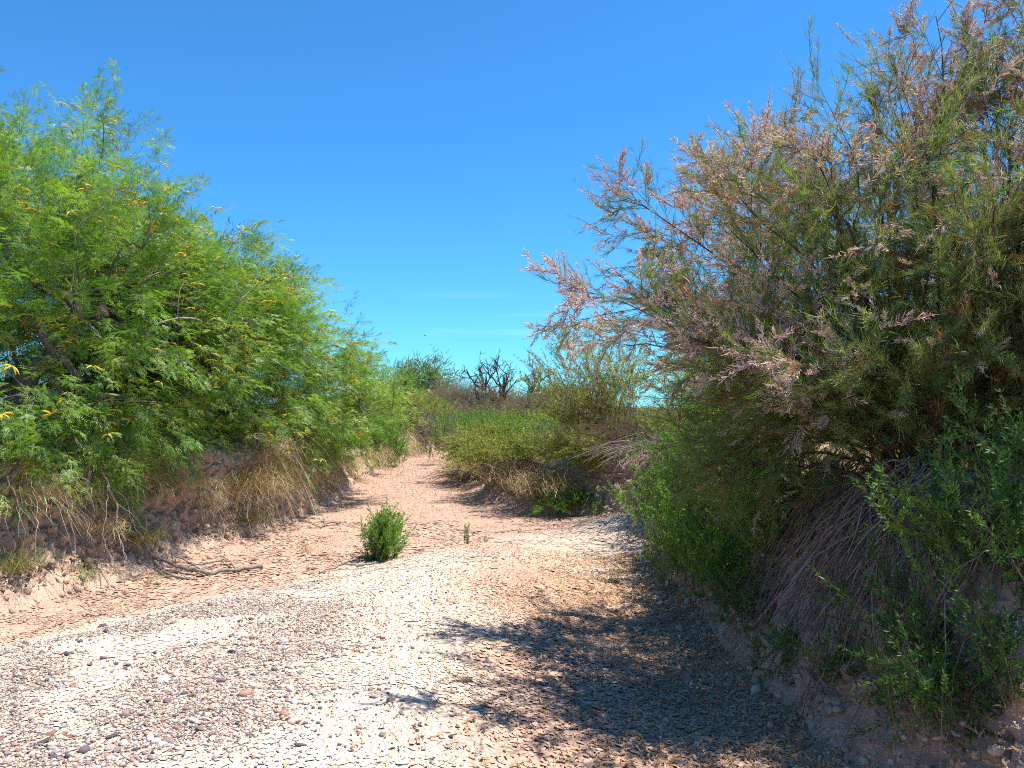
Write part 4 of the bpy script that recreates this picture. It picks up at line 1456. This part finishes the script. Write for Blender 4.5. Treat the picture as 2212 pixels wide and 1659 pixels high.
# grey dead brush and seepwillows farther along
bush('dead_brush', 'purplish grey dead brush arching down over the cream mound', 'dead shrub', rb_at(0.5, 9.8, 0.0), 0.75, 1.4, 230, None, 0, 1, M_DEAD, (-0.5, -0.5), 1.3, 0.25, 0.0055, seed=431, twigs=4, side=4)
bush('dead_brush', 'dark tangle of dead stems behind the arching grey brush', 'dead shrub', rb_at(0.55, 10.6, 0.0), 1.3, 0.8, 170, None, 0, 1, M_TAMBARK, (-0.7, -0.3), 0.8, 0.25, 0.005, seed=432, twigs=3)
bush('seepwillow', 'tall upright seepwillow with sparse leaves rising behind grey dead brush', 'shrub', land((1.5, 12.3, 1.12)), 2.15, 0.42, 80, T_BACC, 6, 1.0, M_STEM, (-0.22, 0), 0.12, 0.2, 0.006, 0.35, 433, extra=(T_PLUME, 5, 1.4, 0.5), twigs=3)
bush('seepwillow', 'seepwillow with yellow green leaves under the pink tamarisk tips', 'shrub', land((3.0, 9.2, 1.12)), 1.45, 0.75, 70, T_BACC, 10, 1.05, M_STEM, (-0.2, -0.1), 0.25, 0.25, 0.006, 0.25, 434, twigs=3)
bush('seepwillow', 'leafy seepwillow spilling over the bank beside pale straw grass', 'shrub', land((1.5, 11.8, 1.05)), 0.75, 0.75, 46, T_BACC, 11, 1.0, M_STEM, (-0.45, -0.45), 0.6, 0.25, 0.005, 0.2, 435, twigs=2)
bush('seepwillow', 'bright green seepwillow hanging at the foot of the straw clump', 'shrub', land((0.95, 11.5, 0.55)), 0.4, 0.7, 22, T_WEEDF, 10, 1.0, M_STEM, (-0.4, -0.5), 0.6, 0.2, 0.004, 0.15, 436)
grass('dry_grass_clump', 'big pale straw grass clump on top of the right bank', (0.5, 11.85, float(rbank_z(0.5, 11.85))), 1200, 0.66, M_STRAW, 437, None, spreadv=1.0, bspread=0.28, droop=0.7, width=0.005)
grass('dry_grass_clump', 'pale straw grass spilling from the tip of the far right bank', (-1.1, 17.4, float(rbank_z(-1.1, 17.4))), 700, 0.7, M_STRAW, 438, None, spreadv=1.0, bspread=0.24, droop=0.9, width=0.006)
bush('seepwillow', 'arching seepwillow with dark stems sweeping low to the mud', 'shrub', land((0.25, 13.5, 0.95)), 0.85, 0.8, 75, T_BACC, 8, 1.05, M_STEM, (-0.55, -0.35), 0.95, 0.28, 0.006, 0.25, 439, twigs=3, tall=9)
bush('dead_brush', 'brown dead stems drooping to the mud below the arching seepwillow', 'dead shrub', land((0.35, 12.6, 0.75)), 0.8, 0.8, 130, None, 0, 1, M_TAMBARK, (-0.8, -0.5), 1.3, 0.25, 0.005, seed=440, twigs=2)
bush('seepwillow', 'rounded olive seepwillow at the narrows of the wash', 'shrub', land((-0.35, 16.1, 0.95)), 0.85, 0.8, 75, T_BACC, 9, 1.15, M_STEM, (-0.3, -0.2), 0.8, 0.3, 0.006, 0.2, 441, twigs=3, tall=9)
bush('seepwillow', 'yellow green seepwillow behind the big straw clump', 'shrub', land((1.3, 14.2, 1.1)), 0.62, 0.7, 70, T_BACC, 10, 1.15, M_STEM, (-0.1, -0.1), 0.3, 0.4, 0.006, 0.2, 442, twigs=3, tall=9)
bush('leafy_weed', 'bed of fresh green weeds on the bank behind the arching seepwillow', 'weed', land((0.5, 15.8, 1.1)), 0.6, 0.5, 70, T_WEEDF, 8, 1.3, M_STEM, (0, 0), 0.15, 0.35, 0.004, 0.15, 443)
bush('leafy_weed', 'fresh green weeds filling the gap at the bend of the wash', 'weed', land((-0.6, 21.0, 1.1)), 0.75, 0.5, 110, T_WEEDF, 8, 1.5, M_STEM, (0, 0), 0.15, 0.7, 0.004, 0.15, 444)
bush('leafy_weed', 'bright green weed thicket on the land behind the yellow green seepwillow', 'weed', land((2.6, 17.5, 1.1)), 0.85, 0.5, 120, T_WEEDF, 8, 1.5, M_STEM, (0, 0), 0.15, 0.8, 0.004, 0.15, 445)
bush('seepwillow', 'green shrub with brown stems in the middle of the right bank', 'shrub', land((1.5, 19.0, 1.1)), 1.0, 0.7, 80, T_BACC, 10, 1.4, M_STEM, (0, 0), 0.3, 0.4, 0.007, 0.2, 446, twigs=3, tall=9)
bush('seepwillow', 'broad green shrub below the far pale sky gap', 'shrub', land((4.2, 16.0, 1.1)), 0.95, 0.8, 90, T_BACC, 11, 1.4, M_STEM, (0, 0), 0.3, 0.5, 0.007, 0.2, 447, twigs=3, tall=9)
bush('seepwillow', 'green shrub in front of the pale sky gap', 'shrub', land((5.0, 20.0, 1.1)), 1.0, 0.8, 90, T_BACC, 11, 1.6, M_STEM, (0, 0), 0.3, 0.6, 0.007, 0.2, 448, twigs=3, tall=9)
bush('dead_brush', 'silver grey dead shrub between green shrubs', 'dead shrub', land((2.2, 24.0, 1.1)), 1.35, 0.7, 120, T_DEADTWIG, 5, 1.5, M_DEAD, (0, 0), 0.25, 0.4, 0.008, 0.3, 449, twigs=4)
bush('olive_shrub', 'olive shrub under the shade of the tamarisk', 'shrub', land((4.2, 7.9, 1.12)), 1.5, 0.8, 70, T_OLIVE, 12, 1.1, M_TAMBARK, (-0.1, 0), 0.3, 0.5, 0.006, 0.1, 450, twigs=2)
bush('olive_shrub', 'dark olive shrub behind the tamarisk stems', 'shrub', land((5.0, 6.4, 1.12)), 1.7, 0.8, 80, T_OLIVE, 12, 1.1, M_TAMBARK, (-0.1, 0), 0.3, 0.6, 0.006, 0.1, 451, twigs=2)
bush('olive_shrub', 'dark shrub filling the gap beside the narrow tamarisk', 'shrub', land((4.6, 5.0, 1.12)), 1.8, 0.7, 80, T_OLIVE, 12, 1.1, M_TAMBARK, (-0.1, 0), 0.3, 0.5, 0.006, 0.1, 452, twigs=2)

bush('dead_brush', 'brown dead stems standing between the green mounds of the right bank', 'dead shrub', land((0.95, 14.0, 1)), 0.75, 0.9, 110, T_DEADTWIG, 2, 0.9, M_BROWNSTEM, (-0.2, -0.3), 0.5, 0.25, 0.006, 0.3, 453, twigs=3)
grass('dry_grass_clump', 'straw tuft between the two green mounds nearest the bend', (-0.45, 14.7, float(rbank_z(-0.45, 14.7))), 600, 0.6, M_STRAW, 454, None, spreadv=1.3, bspread=0.2, droop=0.8, width=0.006)
bush('dead_brush', 'dark bare stems under the rounded olive seepwillow', 'dead shrub', land((-0.75, 15.4, 1)), 0.7, 0.9, 100, None, 0, 1, M_TAMBARK, (-0.5, -0.5), 1.2, 0.25, 0.006, seed=455, twigs=2)

# ------------------------------------------------------------------ left bank: straw, tufts, roots, branches
k = 0
for y, z, n, h, lab in [
        (6.7, 0.92, 300, 0.42, 'short brown grass hanging at the near end of the bank'),
        (7.3, 0.75, 300, 0.40, 'brown grass mat behind the dangling roots'),
        (7.95, 0.98, 300, 0.48, 'thin straw grass hanging below the mesquite trunk'),
        (8.55, 1.02, 520, 0.60, 'tangled brown grass mat hanging from the lip of the bank'),
        (9.1, 0.62, 260, 0.40, 'matted dry grass beside the pale column of earth'),
        (9.75, 0.90, 950, 0.95, 'biggest pale straw clump bulging from the bank to its foot'),
        (10.35, 0.98, 620, 0.80, 'golden straw clump high on the bank under the mesquite'),
        (10.9, 0.80, 480, 0.62, 'straw clump with a brown shaded underside'),
        (11.6, 0.75, 420, 0.5, 'dry brown grass clump drooping into the shade'),
        (12.5, 0.75, 420, 0.5, 'faded straw clump below the smaller mesquite'),
        (13.6, 0.70, 420, 0.52, 'faded straw clump past the end of the mesquite branches'),
        (14.8, 0.75, 420, 0.55, 'straw clump on the low bank before the green shrub'),
        (16.2, 0.75, 480, 0.62, 'rounded straw clump where the bank lowers'),
        (17.8, 0.80, 480, 0.65, 'pale grass fountain at the edge of the pink mud'),
        (19.6, 0.8, 420, 0.9, 'pale grass fountain beside the green far shrub'),
        (21.6, 0.8, 420, 0.9, 'straw clump near the bend of the wash'),
        (23.8, 0.8, 420, 1.0, 'last straw clump before the bend')]:
    near = y < 13
    tuft = k % 2 == 1
    grass('dry_grass_clump', lab, (float(lb_x(y)) + (0.12 if tuft else 0.05), y, z * float(top_h(-4, y)) / 1.12 - (0.25 if tuft and near else 0)), int(n * 1.15), h * (0.62 if tuft else 0.8), M_STRAW, 500 + k, 'straw clumps hanging on the left bank',
          mode='tuft' if tuft else 'hang', spreadv=2.6, bspread=(0.10 if tuft else 0.13) + 0.006 * (y - 8), droop=0.75 if tuft else 0.95,
          width=0.0024 + 0.0003 * max(0, y - 9), curl=0.10 if near else 0.07)
    k += 1
for y, z, dx, n, h, lab in [(6.35, 0.30, 0.14, 260, 0.40, 'shaded green grass tuft at the foot of the bank'), (7.75, 0.28, 0.20, 300, 0.42, 'yellow green grass tuft growing low on the bank'),
                            (9.6, 0.22, 0.28, 260, 0.36, 'green and straw tuft under the biggest straw clump'), (6.75, 0.16, 0.42, 90, 0.22, 'small grass tuft on the bank foot near leafy shadows')]:
    grass('grass_tuft', lab, (float(lb_x(y)) + dx, y, z), n, h, M_GRASS, 530 + k, None, mode='tuft', spreadv=0.9, bspread=0.09, droop=0.6, width=0.003)
    k += 1


def branch(name, label, cat, world, radii, sides, mat, group=None, sr=0.4):
    """a stick: a bent main stem and its side branches, each its own part"""
    W = np.asarray(world, float)
    root = empty(name, W[0], label, cat, group)
    rng = np.random.default_rng(abs(hash(label)) % 1000 if False else len(label) * 7 + int(abs(W[0][0]) * 100))

    def bend(Q, r):
        d = np.r_[0, np.cumsum(np.linalg.norm(np.diff(Q, axis=0), axis=1))]
        s = np.linspace(0, d[-1], 4 * len(Q) + 2)
        X = np.stack([np.interp(s, d, Q[:, i]) for i in range(3)], -1)
        X[1:-1] = (X[:-2] + X[1:-1] * 2 + X[2:]) / 4
        X[1:-1] += rng.normal(0, 0.006, X[1:-1].shape)
        rr = np.interp(s, d, r) * (1 + 0.12 * rng.normal(size=len(s)))
        return X, rr
    X, rr = bend(W - W[0], np.interp(np.linspace(0, 1, len(W)), np.linspace(0, 1, len(radii)), radii))
    V, q = tubes(X[None], rr[None], 7)
    link('main_stem', Geo().add(V, quads=q).mesh('main_stem', [mat], True), root)
    for Q, r in sides:
        Q = np.asarray(Q, float) - W[0]
        X, rr = bend(Q, np.linspace(r, r * 0.35, len(Q)))
        V, q = tubes(X[None], rr[None], 5)
        link('side_branch', Geo().add(V, quads=q).mesh('side_branch', [mat], True), root)
    return root


def gp(px, py, dz=0.02):
    g = gnd(px, py, 0.02)
    for _ in range(2):
        z = float(floor_h(max(g[0], float(lb_x(g[1])) + 0.2), g[1]))
        g = gnd(px, py, z + dz)
    return g


branch('fallen_branch', 'thick forked dead branch lying on the mud at the bank foot', 'branch',
       [gp(568, 1224, 0.03), gp(510, 1230, 0.03), gp(450, 1238, 0.03), gp(395, 1228, 0.05), gp(350, 1212, 0.1), gp(300, 1190, 0.12)], [0.022, 0.02, 0.014, 0.006],
       [([gp(510, 1230, 0.03), gp(492, 1208, 0.05), gp(450, 1216, 0.04), gp(405, 1225, 0.03)], 0.012), ([gp(450, 1238, 0.03), gp(400, 1212, 0.06), gp(340, 1180, 0.1)], 0.010),
        ([gp(492, 1208, 0.04), gp(470, 1195, 0.05), gp(430, 1190, 0.07)], 0.006), ([gp(395, 1228, 0.05), gp(360, 1236, 0.03), gp(310, 1238, 0.02)], 0.007)], M_TWIG)
branch('fallen_branch', 'thin curved dead branches sliding down from the bank to the mud', 'branch',
       [gp(425, 1252, 0.015), gp(370, 1245, 0.02), gp(320, 1205, 0.05), gp(282, 1160, 0.1), gp(262, 1130, 0.16)], [0.010, 0.009, 0.004],
       [([gp(370, 1245, 0.02), gp(330, 1225, 0.03), gp(270, 1215, 0.03)], 0.006), ([gp(320, 1205, 0.05), gp(300, 1190, 0.05), gp(250, 1180, 0.05)], 0.004)], M_TWIG)
branch('fallen_branch', 'short weathered stick on the mud below the straw clumps', 'branch', [gp(735, 1128, 0.04), gp(705, 1130, 0.03), gp(690, 1140, 0.02), gp(668, 1128, 0.06)], [0.013, 0.01, 0.006],
       [([gp(705, 1130, 0.03), gp(695, 1112, 0.06), gp(672, 1105, 0.08)], 0.007)], M_TWIG)
branch('fallen_branch', 'small straight stick alone on the pink mud', 'branch', [gp(178, 1328, 0.008), gp(205, 1330, 0.008), gp(228, 1326, 0.012)], [0.008, 0.007, 0.004], [([gp(215, 1328, 0.01), gp(224, 1315, 0.03)], 0.004)], M_TWIG)
branch('fallen_branch', 'crooked root stub running left from the willow shrub', 'branch', [gp(812, 1214, 0.03), gp(775, 1222, 0.03), gp(742, 1218, 0.05), gp(715, 1228, 0.02), gp(690, 1236, 0.01)], [0.012, 0.011, 0.005],
       [([gp(742, 1218, 0.04), gp(720, 1190, 0.12), gp(690, 1165, 0.2)], 0.004)], M_TWIG)
# roots and dead branches hanging in front of the bank
lx = lambda y, o=0.12: float(lb_x(y)) + o
branch('hanging_root', 'pale barkless branch stub hanging from the mesquite', 'root', [(lx(7.0, 0.2), 7.0, 1.25), (lx(7.0, 0.22), 6.98, 1.0), (lx(7.0, 0.2), 6.97, 0.88), (lx(7.0, 0.25), 6.95, 0.78)], [0.016, 0.014, 0.007], [], M_DEAD)
branch('hanging_root', 'branched dead root dangling over the shaded bank face', 'root', [(lx(7.25, 0.1), 7.25, 1.1), (lx(7.25, 0.2), 7.22, 0.9), (lx(7.25, 0.27), 7.25, 0.72), (lx(7.25, 0.3), 7.2, 0.5), (lx(7.25, 0.42), 7.15, 0.22)], [0.013, 0.009, 0.003],
       [([(lx(7.25, 0.2), 7.22, 0.9), (lx(7.25, 0.3), 7.35, 0.75), (lx(7.25, 0.35), 7.4, 0.5), (lx(7.25, 0.5), 7.5, 0.2)], 0.006),
        ([(lx(7.25, 0.2), 7.22, 0.88), (lx(7.25, 0.28), 7.05, 0.72), (lx(7.25, 0.3), 6.95, 0.45), (lx(7.25, 0.45), 6.9, 0.15)], 0.006),
        ([(lx(7.25, 0.27), 7.25, 0.72), (lx(7.25, 0.4), 7.3, 0.6), (lx(7.25, 0.5), 7.4, 0.42)], 0.004),
        ([(lx(7.25, 0.3), 7.2, 0.5), (lx(7.25, 0.45), 7.0, 0.35), (lx(7.25, 0.55), 6.95, 0.15)], 0.004)], M_DEAD)
branch('hanging_root', 'slender grey root dangling left of the branched one', 'root', [(lx(6.75, 0.12), 6.75, 1.05), (lx(6.75, 0.24), 6.72, 0.75), (lx(6.75, 0.28), 6.76, 0.45), (lx(6.75, 0.32), 6.7, 0.2)], [0.007, 0.006, 0.003],
       [([(lx(6.75, 0.24), 6.72, 0.75), (lx(6.75, 0.34), 6.85, 0.55), (lx(6.75, 0.4), 6.9, 0.3)], 0.004)], M_DEAD)
branch('hanging_root', 'thin root fan hanging at the near end of the bank', 'root', [(lx(6.3, 0.1), 6.3, 1.05), (lx(6.3, 0.2), 6.3, 0.8), (lx(6.3, 0.22), 6.25, 0.55)], [0.007, 0.005, 0.002],
       [([(lx(6.3, 0.2), 6.3, 0.8), (lx(6.3, 0.3), 6.4, 0.6), (lx(6.3, 0.34), 6.45, 0.35)], 0.004)], M_DEAD)

# shrubs on the left bank towards the bend
bush('seepwillow', 'green shrub beyond the mesquites on the left bank', 'shrub', land((-4.2, 19.5, 1.1)), 1.25, 0.8, 80, T_BACC, 10, 1.4, M_STEM, (0.2, -0.1), 0.45, 0.4, 0.006, 0.15, 560, twigs=3)
bush('leafy_weed', 'green weeds growing down the left bank to the mud', 'weed', land((-3.5, 18.0, 0.55)), 0.85, 0.5, 50, T_WEEDF, 8, 1.4, M_STEM, (0.25, -0.1), 0.3, 0.3, 0.004, 0.1, 561)
bush('leafy_weed', 'dark green weeds at the corner of the far left bank', 'weed', land((-3.2, 20.4, 0.35)), 0.8, 0.4, 40, T_WEEDF, 8, 1.4, M_STEM, (0.15, -0.1), 0.2, 0.2, 0.004, 0.1, 562)
bush('dead_brush', 'pale grey dead shrub on the far left bank', 'dead shrub', land((-3.0, 25.6, 1.0)), 1.1, 0.8, 120, T_DEADTWIG, 4, 1.4, M_DEAD, (0.1, -0.2), 0.5, 0.4, 0.007, 0.3, 563, twigs=4)
bush('seepwillow', 'yellow green shrub above the pale grey dead shrub', 'shrub', land((-4.1, 24.2, 1.1)), 1.5, 0.6, 90, T_BACC, 10, 1.6, M_STEM, (0.1, 0), 0.3, 0.45, 0.007, 0.15, 564, twigs=3)
bush('dead_brush', 'brown dead brush hanging over the cream bank at the bend', 'dead shrub', land((-2.2, 28.2, 1.0)), 0.9, 0.8, 130, T_DEADTWIG, 3, 1.3, M_DEAD, (0.0, -0.5), 0.7, 0.5, 0.007, 0.3, 565, twigs=3)
bush('dead_brush', 'tan dead brush at the end of the pink mud', 'dead shrub', land((-0.9, 28.6, 1.0)), 0.7, 0.8, 110, T_DEADTWIG, 3, 1.3, M_DEAD, (0.0, -0.5), 0.7, 0.4, 0.007, 0.3, 566, twigs=3)
bush('seepwillow', 'dark green shrub between dead brush at the bend', 'shrub', land((-3.0, 27.4, 1.05)), 1.2, 0.6, 70, T_BACC, 10, 1.6, M_STEM, (0.1, -0.2), 0.3, 0.35, 0.007, 0.15, 567, twigs=2)

# ------------------------------------------------------------------ plants in the bed of the wash
b = gp(822, 1208, 0.0)
bush('willow_shrub', 'bushy bright green young willow growing in the middle of the wash', 'shrub', (b[0], b[1], float(floor_h(b[0], b[1]))), 0.42, 0.50, 38, T_WILLOW, 9, 0.66, M_STEM, (0.10, 0), 0.05, 0.08, 0.004, 0.08, 601, jitter=0.4, tall=5)
b = gp(1008, 1177, 0.0)
bush('willow_sprout', 'single upright willow sprout in the pink mud', 'sprout', (b[0], b[1], float(floor_h(b[0], b[1]))), 0.2, 0.12, 5, T_WILLOW, 3, 0.42, M_STEM, (0, 0), 0.0, 0.015, 0.003, 0.05, 602, jitter=0.2)
b = gp(1051, 1173, 0.0)
bush('willow_sprout', 'tiny sprout beside the upright willow sprout', 'sprout', (b[0], b[1], float(floor_h(b[0], b[1]))), 0.08, 0.2, 3, T_WILLOW, 2, 0.25, M_STEM, (0, 0), 0.0, 0.008, 0.002, 0.05, 603, jitter=0.2)
b = gp(180, 1268, 0.0)
bush('willow_sprout', 'small weed sprout in the shade before the left bank', 'sprout', (b[0], b[1], float(floor_h(b[0], b[1]))), 0.2, 0.3, 4, T_WEED, 3, 0.5, M_STEM, (0, 0), 0.0, 0.02, 0.002, 0.05, 604, jitter=0.4)
for i, (px, py, n, h, lab) in enumerate([(702, 1208, 40, 0.16, 'sparse green grass tuft left of the willow shrub'), (662, 1190, 60, 0.24, 'pale grass tuft near the weathered stick'),
                                         (328, 1262, 36, 0.26, 'thin upright grass at the tips of the fallen branches'), (974, 1186, 24, 0.10, 'tiny grass tuft beside the willow sprout'),
                                         (866, 1028, 30, 0.34, 'thin grass tuft in the far pink mud'), (918, 1120, 14, 0.12, 'wisp of grass on the bare pink mud'), (1250, 1068, 40, 0.2, 'grass wisps below the seepwillow')][:6]):
    b = gp(px, py, 0.0)
    grass('grass_tuft', lab, (b[0], b[1], float(floor_h(b[0], b[1]))), n, h, M_GRASS, 620 + i, None, mode='tuft', spreadv=0.9, bspread=0.035, droop=0.45, width=0.003)

# ------------------------------------------------------------------ trees and scrub beyond the bend
def far(px, py_top, d, w, name, label, temps, seed, n=170, per=9, sc=1.6, fine=True, bark=M_STEM, low=1.0, col=None):
    t = at(px, py_top, d)
    W = w * 1024 / 2212 / FPX * d / 2
    zb = float(top_h(t[0], d)) - 0.05
    H = max(t[2] - zb, 0.9)
    x = t[0]
    c = ((x, d, zb + H * 0.53), (W, W * 0.8, H * 0.5))
    c2 = ((x - W * 0.35, d - W * 0.3, zb + H * 0.36), (W * 0.75, W * 0.6, H * 0.36))
    return tree(name, label, (x, d, zb), [(x, d, zb - 0.1), (x + 0.05, d, zb + H * 0.15), (x + 0.1, d, zb + H * 0.3)], [c, c2], int(n * 1.3), temps, int(per * 1.6), sc * 0.62, bark, 0.008, seed, None, 0.04, inner=0.35, spread=0.26, lump=0.3)


far(903, 788, 40, 150, 'mesquite_tree', 'round green tree beyond the bend above the yellow green shrub', T_FAR, 701, 260, 9, 1.5)
far(962, 832, 37, 80, 'tamarisk', 'grey green feathery tree right of the round green tree', T_RUST, 702, 150, 9, 1.6)
far(1012, 840, 33, 110, 'tamarisk', 'dark rusty brown shrub beneath the bare dead branches', T_RUST, 703, 240, 11, 1.5, M_TAMBARK)
far(1085, 850, 35, 120, 'tamarisk', 'rusty grey shrub right of the dark one', T_RUST, 704, 220, 10, 1.6, M_TAMBARK)
far(1148, 860, 31, 110, 'tamarisk', 'silvery olive shrub below leaning bare branches', T_RUST, 705, 180, 9, 1.5)
far(1195, 848, 38, 110, 'mesquite_tree', 'green tree at the right end of the rusty shrubs', T_FAR, 706, 200, 9, 1.6)
far(1262, 880, 40, 130, 'mesquite_tree', 'low green tree under the pale sky gap', T_FAR, 707, 180, 8, 1.6)
far(840, 800, 44, 170, 'mesquite_tree', 'green tree hidden behind the bowing mesquite', T_FAR, 708, 200, 8, 1.7)
far(1010, 905, 29.5, 90, 'tamarisk', 'blackish shrub at the bend of the wash', T_RUST, 709, 130, 10, 1.4, M_TAMBARK)
far(955, 880, 32, 70, 'mesquite_tree', 'dark green shrub in front of the feathery tree', T_FAR, 710, 110, 9, 1.4)


def bare_tree(px, py, d, py_base, label, seed, lean=0.0):
    rng = np.random.default_rng(seed)
    t, b0 = at(px, py, d), at(px, py_base, d)
    base = np.array([b0[0], d, 0.6])
    H = t[2] - 0.6
    root = empty('bare_tree', base, label, 'dead tree')
    g, g2 = Geo(), Geo()

    def limb(p, dr, L, r, lev):
        n = 7
        tt = np.linspace(0, 1, n)
        P = p + np.outer(tt * L, dr) + np.cumsum(rng.normal(0, 0.035 * L, (n, 3)), 0)
        P[0] = p
        V, q = tubes(P[None], np.linspace(r, r * 0.5, n)[None], 5)
        (g if lev == 0 else g2).add(V, quads=q, rnd=rng.random())
        if lev < 4:
            for _ in range(3 if lev else 4):
                f = rng.uniform(0.35, 1.0); i = int(f * (n - 1))
                limb(P[i], unit(dr + 0.75 * rng.normal(size=3) + 0.25 * UP), L * rng.uniform(0.42, 0.62), r * 0.62, lev + 1)
    for _ in range(2):
        limb(rng.normal(0, 0.1, 3) * np.array([1, 1, 0]), unit(np.array([lean + rng.normal(0, 0.22), rng.normal(0, 0.2), 1.0])), H * 0.8, 0.06, 0)
    link('trunk', g.mesh('trunk', [M_TAMBARK], True), root)
    tag(link('branches', g2.mesh('branches', [M_TAMBARK], True), root), kind='stuff')


bare_tree(1046, 796, 33.5, 900, 'bare dead tree with a narrow fork above the rusty shrubs', 721)
bare_tree(1080, 794, 34, 900, 'bare dead tree with dark twigs next to the narrow fork', 722)
bare_tree(1130, 812, 33, 900, 'low bare dead tree leaning right over the silvery shrub', 723, 0.5)


def far_scrub():
    rng = np.random.default_rng(41)
    temps = []
    for m in (M_FARGREEN, M_OLIVE, M_RUST):
        n = 420
        d = rand_dirs(n, rng); d[:, 2] = np.abs(d[:, 2])
        X = d * (0.55 + 0.45 * rng.random((n, 1))) * np.array([1.3, 1.3, 1.25]) * (1 + 0.25 * fbm(d * 2, 2, 5)[:, None])
        D = unit(d + 0.7 * rng.normal(size=d.shape))
        V, f = leaves(X, D, perp(D, rng), rng.uniform(0.16, 0.34, n), rng.uniform(0.05, 0.11, n))
        temps.append(template('scrub', Geo().add(V, tris=f), [m]))
    N = 2600
    a = rng.uniform(-0.85, 0.85, N); d = 46 + 330 * rng.random(N) ** 1.8
    X = np.stack([np.sin(a) * d, np.cos(a) * d, np.full(N, 0.6)], -1)
    s = rng.uniform(0.4, 0.85, N)
    o = scatter('distant_scrub', None, temps, X, np.tile(UP, (N, 1)) + 0.05 * rng.normal(size=(N, 3)), s, rng=rng)
    tag(o, 'distant band of mixed scrub beyond the wash', 'scrub', kind='stuff')
    # dry grass on top of both banks
    N = 2600
    y = rng.uniform(2.5, 30, N); left = rng.random(N) < 0.45
    off = 0.3 + 6 * rng.random(N) ** 1.6
    x = np.where(left, lb_x(y) - 0.35 - off, rb_x(np.minimum(y, 25)) + 0.45 + off)
    pts = np.stack([x, y, top_h(x, y) - 0.03], -1)
    o = scatter('dry_grass', None, STRAWTUFT, pts, np.tile(UP, (N, 1)) + 0.25 * rng.normal(size=(N, 3)), rng.uniform(0.5, 1.2, N), rng=rng)
    tag(o, 'thin dry grass covering the tops of the banks', 'grass', kind='stuff')


far_scrub()


def bird(loc, label, yaw):
    root = empty('bird', loc, label, 'bird')
    t = np.linspace(0, 1, 7)
    P = np.stack([t * 0.17 - 0.085, 0 * t, 0.01 * np.sin(t * 3)], -1)
    V, q = tubes(P[None], np.array([[0.004, 0.016, 0.026, 0.026, 0.018, 0.008, 0.002]]), 6)
    link('body', Geo().add(V, quads=q).mesh('body', [M_TAMBARK], True), root)
    for s in (-1, 1):
        W = np.array([[0.02, 0.01 * s, 0.015], [0.0, 0.07 * s, 0.04], [-0.02, 0.14 * s, 0.035]])
        V, q = ribbons(np.array([W]), np.array([[0.06, 0.055, 0.01]]), np.array([[1.0, 0, 0]]))
        link('wing', Geo().add(V, quads=q).mesh('wing', [M_TAMBARK]), root)
    V, q = ribbons(np.array([[[0.08, 0, 0.0], [0.13, 0, 0.0]]]), np.array([[0.012, 0.04]]), np.array([[0, 1.0, 0]]))
    link('tail', Geo().add(V, quads=q).mesh('tail', [M_TAMBARK]), root)
    root.rotation_euler[2] = yaw


bird(at(918, 725, 55), 'tiny dark bird flying, the higher of two', 0.4)
bird(at(931, 744, 60), 'tiny dark bird flying, the lower of two', 1.2)
